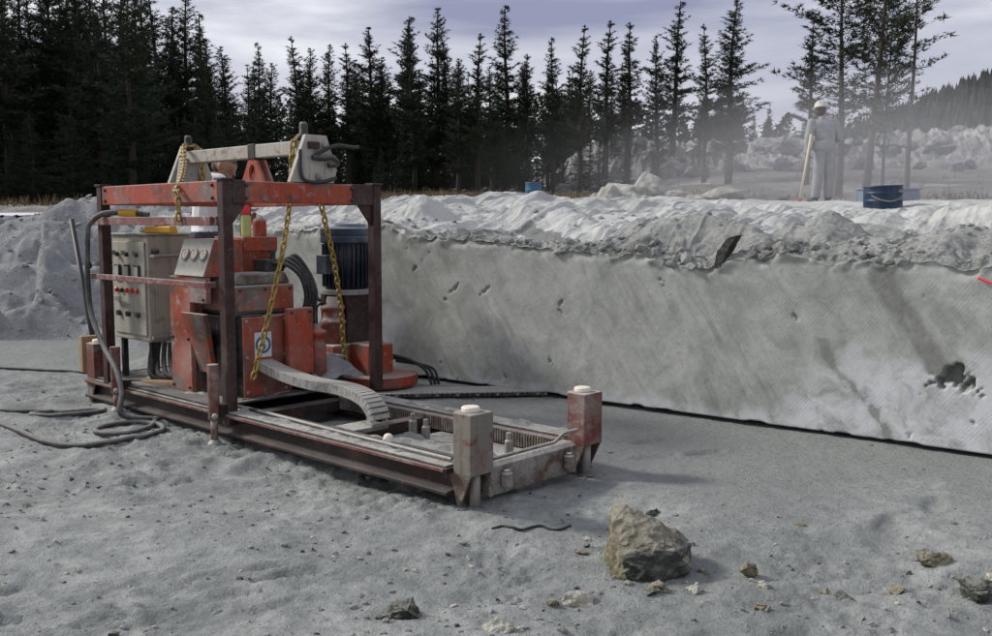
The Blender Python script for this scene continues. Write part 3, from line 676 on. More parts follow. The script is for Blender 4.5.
# pump cylinder beside the guard plate
pc = part(MB().lathe((-2.42, .80, .33), [(.07, 0), (.07, .27), (.055, .29), (.055, .33), (.075, .34), (.075, .37), (.03, .39), (.03, .42)], 18), 'hydraulic_cylinder', M_red, None, 0, True)
part(MB().tube([(-2.42, .80, .70), (-2.42, .83, .74), (-2.42, .90, .755)], .022, 8), 'elbow', M_red, pc, 0, True)
part(MB().box(-2.75, -2.50, .74, 1.12, .33, .48), 'cross_slide', M_dusty, None, .01)
part(MB().box(-3.3, -2.40, .66, 1.03, .263, .33), 'slide_base', M_dark, None, .01)
# muck piled on the slide
gx, gy = np.meshgrid(np.linspace(-2.75, -2.28, 26), np.linspace(.62, 1.16, 26))
gz = .34 + .16 * np.exp(-((gx + 2.5) ** 2 / .02 + (gy - .95) ** 2 / .05)) + .025 * fbm(gx * 12, gy * 12, 3, 231)
grid_obj('slurry_crust', np.stack([gx, gy, gz], -1), M_bank, parent=saw)

# saw head with the upright motor at the wall side
hx, hy = -3.10, 1.63
hz0 = lground(hx, hy)
fin = MB(); prof = []
mo = part(MB().lathe((hx, hy, .95), [(.185, 0), (.185, .40)], 28), 'motor', M_blue, None, 0, True, label='dark blue upright electric motor')
mbf = MB()
for k in range(30):
    a = 2 * math.pi * k / 30; c, s_ = math.cos(a), math.sin(a)
    vs = []
    for rr_k, w in ((.186, .007), (.212, .004)):
        for sg in (-1, 1):
            for z in (.97, 1.33): vs.append((hx + rr_k * c - sg * w * s_, hy + rr_k * s_ + sg * w * c, z))
    mbf.add(vs, [(0, 1, 5, 4), (2, 6, 7, 3), (4, 5, 7, 6), (1, 3, 7, 5), (0, 4, 6, 2)])
part(mbf, 'cooling_fins', M_blue, mo, 0)
part(MB().lathe((hx, hy, 1.335), [(.20, 0), (.222, .01), (.222, .055), (.216, .06), (.222, .065), (.222, .125), (.175, .14), (.165, .165), (.02, .17)], 32), 'fan_cover', M_bluecap, mo, .002, True)
part(MB().box(hx - .07, hx + .07, hy - .27, hy - .205, 1.08, 1.24), 'terminal_box', M_blue, mo)
part(MB().tube([(hx - .20, hy - .02, 1.24), (hx - .245, hy - .02, 1.25), (hx - .245, hy - .02, 1.17), (hx - .20, hy - .02, 1.16)], .009, 6, False), 'lifting_eye', M_dark, mo)
part(MB().lathe((hx, hy, .905), [(.215, 0), (.215, .03), (.19, .044)], 28), 'motor_flange', M_steel, None, 0)
for dx in (-.16, .14): part(MB().box(hx + dx - .03, hx + dx + .03, hy - .14, hy + .14, .50, .904), 'motor_stand', M_maroon, None, .004)
part(MB().lathe((hx + .06, hy - .20, .50), [(.105, 0), (.105, .16), (.115, .165), (.115, .19), (.10, .195), (.09, .28), (.105, .285), (.105, .31), (.06, .33), (.05, .39)], 20), 'gearbox', M_redold, None, 0, True)
part(MB().tube([(hx + .0, hy - .28, .86), (hx - .05, hy - .31, .87), (hx - .07, hy - .31, .72), (hx - .05, hy - .32, .55), (hx - .10, hy - .36, .45)], .018, 8), 'hose', M_cable, None, 0, True)
part(MB().tube([(hx + .03, hy - .27, .84), (hx - .02, hy - .31, .80), (hx + .0, hy - .33, .62), (hx - .04, hy - .36, .50)], .012, 8), 'hose', M_rubber, None, 0, True)
hsg = part(MB().box(hx - .28, hx + .22, hy - .32, hy + .20, .20, .498), 'head_housing', M_redold, None, .015)
part(MB().box(hx + .224, hx + .48, hy - .16, hy + .10, .17, .51), 'cheek_box', M_red, hsg, .012)
part(MB().box(hx + .481, hx + .487, hy - .02, hy + .07, .19, .25), 'inspection_slot', M_dark, hsg, 0)
part(MB().lathe((hx + .05, hy - .40, .36), [(.10, 0), (.10, .07), (.06, .08)], 18, 'y'), 'drive_hub', M_red, hsg, 0, True)
part(MB().prism([(1.05, .27), (1.32, .25), (1.32, .40), (1.05, .36)], hx - .15, hx + .30, 'x'), 'swing_arm', M_dusty, None, .01)
dk = part(MB().lathe((hx + .30, hy + .08, lground(hx + .3, hy + .1) + .055), [(.33, 0), (.34, .02), (.34, .09), (.32, .11), (.05, .115)], 36), 'base_disc', M_red, None, 0)
for k in range(3):
    part(MB().tube([(hx + .42, hy + .12 + .03 * k, .40 - .03 * k), (hx + .54 + .01 * k, hy + .22 + .03 * k, .36 - .02 * k), (hx + .63 + .01 * k, hy + .32 + .04 * k, .27), (hx + .66 + .012 * k, hy + .37 + .03 * k, .14)], .012, 8), 'hose', M_rubber, None, 0, True)
# saw bar with cutting chain, lying on the floor and reaching into the kerf
b0 = Vector((-2.52, 1.40)); b1 = Vector((-1.56, 2.48)); dv = (b1 - b0).normalized(); nv2 = Vector((-dv.y, dv.x))
def barpt(t, w, z): p = b0 + dv * t + nv2 * w; return (p.x, p.y, z)
Lb = (b1 - b0).length; zb0 = max(lground(*(b0 + dv * .7)), lground(*b0)) + .012
bar = part(MB().hexa([barpt(0, 0, zb0), barpt(Lb, .0, zb0), barpt(Lb + .02, .30, zb0), barpt(0, .34, zb0), barpt(0, 0, zb0 + .03), barpt(Lb, .0, zb0 + .03), barpt(Lb + .02, .30, zb0 + .03), barpt(0, .34, zb0 + .03)]), 'saw_bar', M_drag, None, .004)
mb = MB()
nt_ = 34
for k in range(nt_):
    t0 = .03 + k * (Lb - .05) / nt_
    mb.hexa([barpt(t0, -.028, zb0 + .002), barpt(t0 + .03, -.028, zb0 + .002), barpt(t0 + .03, -.002, zb0 + .002), barpt(t0, -.002, zb0 + .002), barpt(t0, -.028, zb0 + .030), barpt(t0 + .03, -.028, zb0 + .030), barpt(t0 + .03, -.002, zb0 + .034), barpt(t0, -.002, zb0 + .034)])
part(mb, 'cutting_chain', M_dark, bar, 0)
for k in range(0, nt_, 4):
    mb = MB(); t0 = .035 + k * (Lb - .05) / nt_; mb.hexa([barpt(t0, -.038, zb0 + .01), barpt(t0 + .018, -.038, zb0 + .01), barpt(t0 + .018, -.0285, zb0 + .01), barpt(t0, -.0285, zb0 + .01), barpt(t0, -.038, zb0 + .026), barpt(t0 + .018, -.038, zb0 + .026), barpt(t0 + .018, -.0285, zb0 + .026), barpt(t0, -.0285, zb0 + .026)])
    part(mb, 'cutting_tooth', M_steel, bar, 0)

# cable carrier looping from the carriage on to the rail
path = [(-2.47, .35, .50), (-2.25, .34, .462), (-2.0, .33, .435), (-1.75, .32, .428), (-1.5, .31, .435), (-1.32, .30, .425), (-1.20, .30, .390), (-1.13, .30, .33), (-1.115, .30, .27), (-1.15, .30, .2475)]
def resample(pts, step):
    pts = [Vector(p) for p in pts]; fine = []
    for i in range(len(pts) - 1):
        p0, p1, p2, p3 = pts[max(i - 1, 0)], pts[i], pts[i + 1], pts[min(i + 2, len(pts) - 1)]
        for k in range(12):
            t = k / 12; fine.append(.5 * (2 * p1 + (p2 - p0) * t + (2 * p0 - 5 * p1 + 4 * p2 - p3) * t * t + (3 * p1 - p0 - 3 * p2 + p3) * t ** 3))
    fine.append(pts[-1]); out = [fine[0]]; acc = 0
    for a, b in zip(fine[:-1], fine[1:]):
        l = (b - a).length; d = step - acc
        while d <= l and l > 1e-9:
            out.append(a + (b - a) * (d / l)); d += step
        acc = (acc + l) % step if l else acc
    return out
pp = resample(path, .034); mb = MB()
for a, b in zip(pp[:-1], pp[1:]):
    d = (b - a); t = d.normalized(); n_ = t.cross(Vector((0, 1, 0))).normalized(); w = .068
    for (y0, y1, th0, th1) in ((-w, -w + .014, -.031, .031), (w - .014, w, -.031, .031), (-w + .0145, w - .0145, .020, .029), (-w + .0145, w - .0145, -.029, -.020)):
        g = .001
        A, B = a + t * g, b - t * g
        if th1 - th0 < .02: A, B = a + t * .003, b - t * .003
        mb.hexa([A + Vector((0, y0, 0)) + n_ * th0, B + Vector((0, y0, 0)) + n_ * th0, B + Vector((0, y1, 0)) + n_ * th0, A + Vector((0, y1, 0)) + n_ * th0,
                 A + Vector((0, y0, 0)) + n_ * th1, B + Vector((0, y0, 0)) + n_ * th1, B + Vector((0, y1, 0)) + n_ * th1, A + Vector((0, y1, 0)) + n_ * th1])
part(mb, 'cable_carrier', M_drag, None, 0)
part(MB().box(-2.49, -2.45, .27, .43, .44, .56), 'carrier_bracket', M_dark); part(MB().box(-1.30, -1.10, .10, .37, .215, .245), 'carrier_foot', M_dusty)
# loose timber on the deck
wd = MB().hexa([(-3.62, .0, .2625), (-3.22, .08, .2625), (-3.24, .17, .2625), (-3.64, .09, .2625), (-3.62, .0, .285), (-3.22, .08, .30), (-3.24, .17, .30), (-3.64, .09, .285)]).obj('timber_offcut', M_wood, None, .004)
wd.matrix_world = MM; tag(wd, 'short weathered timber offcut lying on the machine deck', 'timber')

# ------------------------------------------------------------------ lifting beam standing on the gantry
lb = empty('lifting_beam'); lb.matrix_world = MM @ Matrix.Translation((-3.0, .6, HG)); tag(lb, 'pale weathered steel lifting beam across the top of the gantry', 'lifting beam')
def lp(mb, name, mat, parent=None, bevel=.004, smooth=False):
    mb.v = [(v[0] + 3.0, v[1] - .6, v[2] - HG) for v in mb.v]
    return mb.obj(name, mat, parent or lb, bevel, smooth)
lp(MB().box(-3.80, -2.24, .545, .635, 1.99, 2.09), 'beam', M_beam, None, .008)
lp(MB().box(-2.89, -2.80, .538, .642, 1.984, 2.096), 'clamp_band', M_dark)
def plate(x, t, sg):
    p = lp(MB().prism([(.42, HG + .003), (.80, HG + .003), (.83, HG + .10), (.74, HG + .34), (.56, HG + .34)], x - t, x + t, 'x'), 'end_plate', M_beam)
    for (y, z) in ((.72, HG + .27), (.66, HG + .05)): lp(MB().lathe((x + sg * t, y, z), [(.026, 0), (.026, sg * .02), (.012, sg * .03)], 10, 'x'), 'bolt', M_steel, p, 0)
    return p
plate(-2.20, .02, 1); plate(-3.90, .02, 1)
lp(MB().prism([(.44, HG + .003), (.66, HG + .003), (.62, HG + .24), (.48, HG + .24)], -3.80, -3.76, 'x'), 'end_plate', M_steel)
for x in (-3.84, -2.25):
    lp(MB().lathe((x, .59, 2.091), [(.045, 0), (.045, .03), (.03, .05), (.03, .11), (.02, .13)], 12), 'lifting_pin', M_dark, None, 0, True)
# orange yoke under the middle
def yoke(y):
    outer = [(-3.01, HG + .0), (-2.96, HG + .08), (-2.895, HG + .193), (-2.80, HG + .193), (-2.735, HG + .08), (-2.69, HG + .0)]
    mb = MB()
    # plate with an oval opening, built as a ring of quads
    no = 24; cx_, cz_ = -2.848, HG + .09
    def outp(a):
        dx, dz = math.cos(a), math.sin(a); best = 9
        n = len(outer)
        for i in range(n):
            ax, az = outer[i][0] - cx_, outer[i][1] - cz_; bx, bz = outer[(i + 1) % n][0] - cx_, outer[(i + 1) % n][1] - cz_
            ex, ez = bx - ax, bz - az; den = dx * ez - dz * ex
            if abs(den) < 1e-9: continue
            tt = (ax * ez - az * ex) / den; ss = (ax * dz - az * dx) / den
            if tt > 0 and -1e-6 <= ss <= 1 + 1e-6: best = min(best, tt)
        return cx_ + dx * best, cz_ + dz * best
    vs = []
    for yy_ in (y - .012, y + .012):
        for k in range(no):
            a = 2 * math.pi * k / no; ox, oz = outp(a); vs += [(cx_ + .042 * math.cos(a), yy_, cz_ + .065 * math.sin(a)), (ox, yy_, oz)]
    fs = []
    for k in range(no):
        a, b = 2 * k, 2 * ((k + 1) % no); o_ = 2 * no
        fs += [(a, a + 1, b + 1, b), (o_ + a, o_ + b, o_ + b + 1, o_ + a + 1), (a, b, o_ + b, o_ + a), (a + 1, o_ + a + 1, o_ + b + 1, b + 1)]
    mb.add(vs, fs); return lp(mb, 'yoke_plate', M_redbright, None, 0)
yoke(.56); yoke(.63)
# cable ends and clips hanging on the near end plate
lp(MB().tube([(-2.168, .50, 2.02), (-2.16, .50, 1.85), (-2.155, .55, 1.80), (-2.155, .68, 1.80), (-2.155, .80, 1.83)], .013, 8), 'strap_cable', M_rubber, None, 0, True)
lp(MB().tube([(-2.16, .60, 1.97), (-2.14, .70, 2.03), (-2.13, .80, 2.06), (-2.12, .93, 2.055), (-2.12, .98, 2.06)], .014, 8), 'strap_cable', M_rubber, None, 0, True)
lp(MB().tube([(-2.16, .60, 1.97), (-2.15, .68, 1.965), (-2.14, .76, 1.975), (-2.14, .80, 1.93), (-2.15, .73, 1.92)], .02, 8), 'cable_clip', M_dark, None, 0, True)
lp(MB().box(-2.175, -2.15, .57, .66, 2.03, 2.08), 'rust_pad', M_maroon, None)

# ------------------------------------------------------------------ chains
def chain(pts, label, pitch=.052, wr=.0085):
    pp = resample(pts, pitch); c = empty('chain'); c.matrix_world = MM @ Matrix.Translation(pp[0]); tag(c, label, 'chain')
    mb = MB()
    for i, (a, b) in enumerate(zip(pp[:-1], pp[1:])):
        t = (b - a).normalized(); u = t.cross(Vector((0, 1, .2))).normalized(); v = t.cross(u)
        if i % 2: u, v = v, u
        m = (a + b) / 2; l = pitch * .5 + wr * .9; w = .017
        ring = []
        for k in range(14):
            an = 2 * math.pi * k / 14; ca, sa = math.cos(an), math.sin(an)
            ring.append(m + t * (math.copysign(abs(ca) ** .75, ca) * (l - wr * .2)) + u * (sa * w))
        ring.append(ring[0])
        vs = []; fs = []; n = 6
        for k in range(14):
            p = ring[k]; tt = (ring[(k + 1) % 14] - ring[k - 1]).normalized(); o1 = v; o2 = tt.cross(v).normalized()
            for j in range(n):
                aj = 2 * math.pi * j / n; vs.append(p + (o1 * math.cos(aj) + o2 * math.sin(aj)) * wr - pp[0])
        for k in range(14):
            for j in range(n): fs.append((k * n + j, k * n + (j + 1) % n, ((k + 1) % 14) * n + (j + 1) % n, ((k + 1) % 14) * n + j))
        mb.add(vs, fs)
    mb.obj('links', M_chain, c, 0, True)
    return c
chain([(-3.74, .66, 1.80), (-3.75, .655, 2.0), (-3.78, .64, 2.125), (-3.82, .56, 2.135), (-3.76, .50, 2.11), (-3.40, .30, 1.96), (-2.95, .02, 1.815), (-2.68, -.165, 1.73), (-2.64, -.175, 1.68), (-2.645, -.178, 1.50)], 'yellow lifting chain slung over the beam end above the control cabinet')
chain([(-2.27, .685, 2.0), (-2.28, .68, 2.08), (-2.28, .62, 2.118), (-2.28, .54, 2.105), (-2.28, .51, 2.0), (-2.285, .50, 1.75), (-2.29, .43, 1.35), (-2.30, .32, .92), (-2.32, .17, .40)], 'long yellow chain hanging slantwise across the round emblem')
chain([(-2.255, .72, 1.80), (-2.27, .755, 1.62), (-2.36, .92, 1.25), (-2.47, 1.07, .85), (-2.54, 1.15, .50), (-2.56, 1.2, .33)], 'long yellow chain hanging in front of the blue motor')

# ------------------------------------------------------------------ small things on the machine
bt_ = empty('spray_bottle'); bt_.matrix_world = MM @ Matrix.Translation((-2.76, .43, 1.4065)); tag(bt_, 'yellow-green spray bottle with bright red cap behind the gantry post', 'bottle')
MB().lathe((0, 0, 0), [(.036, 0), (.038, .01), (.038, .145), (.024, .165)], 16).obj('bottle_body', M_bottle, bt_, 0, True)
MB().lathe((0, 0, .165), [(.030, 0), (.034, .01), (.030, .055), (.012, .07)], 14).obj('cap', M_pink, bt_, 0, True)
cn = empty('oil_can'); cn.matrix_world = MM @ Matrix.Translation((-2.80, .57, 1.4065)); tag(cn, 'small red oil can standing beside the spray bottle', 'can')
MB().lathe((0, 0, 0), [(.05, 0), (.052, .008), (.052, .11), (.04, .13), (.02, .14)], 18).obj('can_body', M_redbright, cn, 0, True)
MB().lathe((0, 0, .14), [(.02, 0), (.02, .02)], 10).obj('stopper', M_white, cn)
gl = empty('work_gloves'); gl.matrix_world = MM @ Matrix.Translation((-3.86, .22, 1.43)); tag(gl, 'crumpled grey work gloves lying on the control cabinet', 'gloves')
def lump(name, c, sz, mat, parent, seed, sub=3, amp=.3):
    bm = bmesh.new(); bmesh.ops.create_icosphere(bm, subdivisions=sub, radius=1)
    for v in bm.verts:
        n = mnoise.noise(v.co * 2.2 + Vector((seed, 0, 0))); v.co *= 1 + amp * n
        v.co = Vector((v.co.x * sz[0], v.co.y * sz[1], max(v.co.z, -.5) * sz[2])) + Vector(c)
    me = bpy.data.meshes.new(name); bm.to_mesh(me); bm.free(); me.materials.append(mat)
    me.polygons.foreach_set('use_smooth', [True] * len(me.polygons))
    o = bpy.data.objects.new(name, me); COL.objects.link(o); o.parent = parent; return o
lump('glove', (0, 0, .018), (.09, .05, .035), M_cable, gl, 3.1, amp=.7); lump('glove', (.13, .06, .02), (.08, .06, .04), M_cable, gl, 8.4, amp=.7)
cp = empty('crane_pendant'); cp.matrix_world = MM @ Matrix.Translation((-3.58, .10, 1.4285)); tag(cp, 'yellow hand control box lying on top of the cabinet', 'control box')
MB().hexa([(-.12, .0, 0), (.16, .08, 0), (.14, .16, 0), (-.14, .08, 0), (-.11, .01, .05), (.15, .085, .055), (.135, .15, .055), (-.13, .075, .05)]).obj('case', M_yellow, cp, .01)
for k in range(3): MB().lathe((-.03 + k * .06, .065 + k * .017, .054), [(.013, 0), (.013, .012)], 10).obj('button', M_redlamp if k else M_dark, cp)

# ------------------------------------------------------------------ power cables
def gp(x, y, r=.018): return (x, y, fh(x, y) + r * .8)
def cable(pts, r, label, mat=M_cable, name='power_cable', plug=None):
    o = MB().tube(pts, r, 8, True, 10).obj(name, mat, None, 0, True)
    if label: tag(o, label, 'cable')
    return o
def ground_path(ctrl, r):
    """drape control points on the floor"""
    pts = resample([(x, y, 0) for x, y in ctrl], .06)
    zs_ = np.array([fh(p.x, p.y) for p in pts]); k_ = np.ones(9) / 9
    zs_ = np.maximum(np.convolve(np.pad(zs_, 4, 'edge'), k_, 'valid'), zs_ - .012)
    return [(p.x, p.y, float(z_) + r * .8) for p, z_ in zip(pts, zs_)]
w = [Lw(p) for p in ((-3.74, -.05, 1.585), (-3.80, -.17, 1.575), (-3.90, -.225, 1.50), (-3.93, -.235, 1.40), (-3.935, -.245, 1.05), (-3.86, -.26, .80), (-3.66, -.27, .58), (-3.40, -.30, .42), (-3.26, -.33, .27), (-3.20, -.36, .12))]
g1 = ground_path([(-2.50, 6.95), (-2.47, 6.72), (-2.62, 6.55), (-2.80, 6.60), (-2.80, 6.74), (-2.62, 6.85), (-2.42, 6.78), (-2.34, 6.58), (-2.45, 6.36), (-2.72, 6.2), (-3.05, 6.35), (-3.4, 6.62), (-3.75, 6.82), (-4.3, 6.95), (-5.4, 7.0)], .021)
cable(w + g1, .021, 'thick black cable dropping from the cabinet and looping on the ground')
ck_ = empty('cable_connector'); ck_.matrix_world = MM; tag(ck_, 'yellow cable connector lying across the upper guard bar', 'connector')
MB().tube([(-3.75, -.06, 1.585), (-3.62, .02, 1.578)], [.028, .034], 10, False).obj('sleeve', M_yellow, ck_); MB().tube([(-3.619, .021, 1.578), (-3.54, .07, 1.568)], .022, 10, False).obj('plug', M_cable, ck_)
cable(ground_path([(-5.6, 7.2), (-4.6, 7.35), (-3.84, 7.31), (-3.56, 7.38), (-3.15, 7.42), (-3.02, 7.25), (-3.2, 7.02), (-3.40, 6.98), (-3.50, 7.14), (-3.42, 7.32)], .018), .018, 'thin grey cable lying in a single open loop on the floor')
cable(ground_path([(-7.5, 9.3), (-5.8, 9.15), (-4.71, 9.03), (-4.2, 8.92), (-3.75, 8.75), (-3.45, 8.55)], .018), .018, 'straight grey cable running along the floor towards the rubble bank')
wv = [Lw(p) for p in ((-4.0, -.18, 1.50), (-4.01, -.20, 1.40), (-4.01, -.20, 1.2))]
o = MB().tube(wv, .008, 6).obj('pull_cord', M_rubber, None, 0, True); kb = MB().lathe((0, 0, 0), [(.02, 0), (.028, .02), (.02, .05)], 10)
kb.v = [tuple(Vector(v) + wv[-1] + Vector((0, 0, -.05))) for v in kb.v]; kb.obj('cord_knob', M_rubber, o, 0, True)
tag(o, 'short black pull cord with knob hanging beside the cabinet post', 'cord')
# leaning steel rod
ra = Vector((-3.30, 7.95, fh(-3.30, 7.95))); rb = Vector((-3.67, 8.38, 1.44))
rod = MB().tube([ra, rb], .022, 10, False).obj('steel_rod', M_rubber, None, 0, True); tag(rod, 'straight dark steel rod leaning beside the rear jack box', 'rod')

# ------------------------------------------------------------------ rocks
def rock_mat(name, c0, c1, c2, sc=5):
    m, t, b = newmat(name); co = N(t, 'ShaderNodeTexCoord').outputs['Object']
    n1 = noise_(t, co, sc, 7, .65, .6); n2 = noise_(t, co, sc * 6, 5, .65); n3 = noise_(t, co, sc * 20, 3, .6)
    nn = N(t, 'ShaderNodeSeparateXYZ', {0: N(t, 'ShaderNodeNewGeometry').outputs['Normal']}).outputs['Z']
    col = ramp(t, n1, [(.35, c0), (.52, c1), (.68, c2)])
    col = mixc(t, math_(t, 'MULTIPLY', math_(t, 'SUBTRACT', n2, .5, clamp=True), 2.2, clamp=True), col, tuple(x * .5 for x in c0))
    col = mixc(t, math_(t, 'MULTIPLY', math_(t, 'MULTIPLY', math_(t, 'SUBTRACT', nn, .3, clamp=True), 1.2, clamp=True), n1), col, (.42, .41, .37))
    t.links.new(col, b.inputs['Base Color']); b.inputs['Roughness'].default_value = .92; b.inputs['Specular IOR Level'].default_value = .2
    bump_(t, b, [(n1, .5, .03), (n2, .7, .015), (n3, .5, .004)])
    return m
M_rock = rock_mat('olive grey stone', (.09, .078, .048), (.20, .178, .115), (.33, .295, .20), 8)
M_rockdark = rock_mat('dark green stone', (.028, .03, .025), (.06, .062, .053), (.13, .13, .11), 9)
M_rockpale = rock_mat('pale stone', (.30, .29, .24), (.44, .42, .35), (.56, .54, .47), 5)
M_rocksand = rock_mat('sandy pale stone', (.23, .225, .195), (.35, .345, .31), (.48, .475, .44), 5)
M_debris = rock_mat('grey waste rock', (.12, .125, .13), (.24, .245, .25), (.42, .42, .42), .6)
def rock_mesh(name, size, seed, mat, sub=3, amp=.10, pts=None, npts=16, parent=None, freq=2.2):
    rnd = random.Random(seed); bm = bmesh.new()
    if pts is None:
        pts = []
        for _ in range(npts):
            v = Vector((rnd.gauss(0, 1), rnd.gauss(0, 1), rnd.gauss(0, 1))).normalized() * rnd.uniform(.82, 1.08)
            pts.append(v)
        pts = [(p.x * size[0], p.y * size[1], max(p.z, -.45) * size[2]) for p in pts]
    for p in pts: bm.verts.new(p)
    r = bmesh.ops.convex_hull(bm, input=bm.verts)
    bmesh.ops.delete(bm, geom=[v for v in bm.verts if not v.link_faces], context='VERTS')
    bmesh.ops.triangulate(bm, faces=bm.faces)
    for _ in range(sub):
        bmesh.ops.subdivide_edges(bm, edges=bm.edges[:], cuts=1, use_grid_fill=True); bmesh.ops.triangulate(bm, faces=bm.faces)
    bm.normal_update(); sc = max(size)
    off = Vector((seed * 3.7, seed * 1.3, 0))
    for v in bm.verts:
        q_ = v.co / sc * freq + off
        d = mnoise.fractal(q_, 1.0, 2.0, 4) * .8 + (1 - abs(mnoise.noise(q_ * 1.7)) * 2) * .35
        v.co += v.normal * d * amp * sc
    bm.normal_update()
    me = bpy.data.meshes.new(name); bm.to_mesh(me); bm.free(); me.materials.append(mat)
    o = bpy.data.objects.new(name, me); COL.objects.link(o)
    if parent: o.parent = parent
    return o
# the large angular boulder in the foreground
BX, BY = .70, 4.25
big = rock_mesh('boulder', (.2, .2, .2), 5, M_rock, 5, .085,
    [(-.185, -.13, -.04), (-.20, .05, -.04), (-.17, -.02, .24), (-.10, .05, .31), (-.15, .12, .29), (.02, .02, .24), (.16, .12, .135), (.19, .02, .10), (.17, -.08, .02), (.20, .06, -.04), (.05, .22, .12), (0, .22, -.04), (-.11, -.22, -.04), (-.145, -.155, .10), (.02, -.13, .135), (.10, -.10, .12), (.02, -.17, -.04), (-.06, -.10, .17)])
big.data.materials.append(M_rockdark)  # shade on the faces turned from the sun, put in as dark stone
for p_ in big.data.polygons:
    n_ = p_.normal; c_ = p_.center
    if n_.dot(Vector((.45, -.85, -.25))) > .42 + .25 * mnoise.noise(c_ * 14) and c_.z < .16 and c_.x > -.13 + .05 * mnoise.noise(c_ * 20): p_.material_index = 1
big.scale = (1, 1, .88); big.location = (BX, BY, fh(BX, BY) + .005); big['label'] = 'large angular olive boulder with its broken front coloured dark as shade'; big['category'] = 'boulder'
sx_, sy_ = along(-1.56, .035)  # black-green stone added where the lip has a shadowed crevice
slab = rock_mesh('crevice_stand_in', (.1, .1, .15), 7, M_rockdark, 3, .05, [(-.085, -.03, -.16), (-.03, -.04, -.16), (-.085, .06, -.16), (-.03, .06, -.16), (.03, -.02, .10), (.10, -.01, .12), (.03, .10, .10), (.11, .10, .12), (-.06, -.035, -.02), (.04, -.04, .0)])
slab.scale = (.82, .82, .82); slab.location = (sx_ + .03, sy_ + .04, 1.265); slab.rotation_euler.z = R(-35); tag(slab, 'tilted black-green stone standing in for the shadowed crevice in the bench lip', 'stone')
ROCKS = [  # x, y, (sx, sy, sz), material, seed, label
    (-.36, 3.70, (.085, .07, .075), M_rockdark, 11, 'dark green broken stone resting alone in pale dust'),
    (-.445, 3.68, (.04, .04, .035), M_rockdark, 12, 'small dark stone touching the dark green broken stone'),
    (.345, 3.86, (.075, .06, .055), M_rockpale, 13, 'pale flat-sided stone between two boulders of grey dust'),
    (.235, 3.83, (.033, .03, .028), M_rock, 14, 'small olive stone beside the pale flat-sided stone'),
    (-.005, 3.53, (.085, .05, .03), M_rockpale, 15, 'pale thin stone flake lying flat'),
    (.70, 3.98, (.075, .05, .035), M_rock, 16, 'low mossy stone tucked under the large boulder'),
    (.665, 3.92, (.04, .03, .02), M_rockdark, 17, 'small dark stone beside the low mossy stone'),
    (.865, 4.0, (.06, .04, .03), M_rockpale, 18, 'small pale stone to the right foot of the large boulder'),
    (.94, 4.22, (.035, .025, .02), M_rock, 19, 'tiny olive pebble behind the small pale stone'),
    (1.14, 4.15, (.05, .04, .065), M_rock, 20, 'yellowish upright stone standing on edge'),
    (1.16, 4.02, (.06, .03, .025), M_rockpale, 21, 'pale sliver leaning at the yellowish upright stone'),
    (1.10, 3.82, (.06, .022, .02), M_rock, 22, 'narrow olive shard lying in the soft grey dust'),
    (1.42, 3.97, (.035, .03, .03), M_rock, 23, 'smaller stone of a touching olive pair'),
    (1.48, 3.93, (.045, .04, .042), M_rockdark, 24, 'larger dark stone of a touching pair'),
    (1.735, 3.98, (.048, .042, .045), M_rock, 25, 'lone blunt stone with a pale top'),
    (2.0, 4.27, (.13, .10, .045), M_rock, 26, 'broad flat slab half sunk in dust'),
    (2.03, 3.88, (.12, .08, .075), M_rockdark, 27, 'jagged black-green stone propped on the rounded dark stone'),
    (2.10, 3.66, (.13, .10, .10), M_rockdark, 28, 'rounded dark stone with grey top beside jagged stone'),
    (2.16, 3.92, (.09, .07, .08), M_rockpale, 29, 'pale lump behind the rounded dark stone'),
    (.84, 4.95, (.07, .025, .025), M_rockdark, 30, 'thin dark splinter of stone behind the large boulder'),
    (1.55, 4.72, (.04, .015, .012), M_rock, 31, 'thin olive chip on the smooth floor'),
    (1.22, 3.36, (.10, .05, .035), M_rockdark, 32, 'long dark stone breaking the dust surface'),
    (1.60, 3.40, (.12, .06, .04), M_rockdark, 33, 'wide dark stone breaking the dust surface'),
    (.46, 4.62, (.06, .03, .018), M_rockpale, 34, 'pale chip left of the large boulder'),
    (.40, 4.40, (.04, .03, .015), M_rock, 35, 'flat olive chip left of the large boulder')]
for x, y, sz, m_, sd_, lab in ROCKS:
    o = rock_mesh('stone', sz, sd_, m_, 3, .16, npts=12, freq=2.8); o.location = (x, y, fh(x, y) + sz[2] * .12); o.rotation_euler.z = sd_ * 1.7
    tag(o, lab, 'stone')
# bent scrap wire near the front jack
pts = [gp(-.02 + .05 * i, 4.62 + .03 * math.sin(i * 1.7) + .012 * i, .006) for i in range(9)]
tag(MB().tube(pts, .007, 6).obj('scrap_wire', M_rubber, None, 0, True), 'bent dark scrap wire on the dust near the front jack', 'wire')
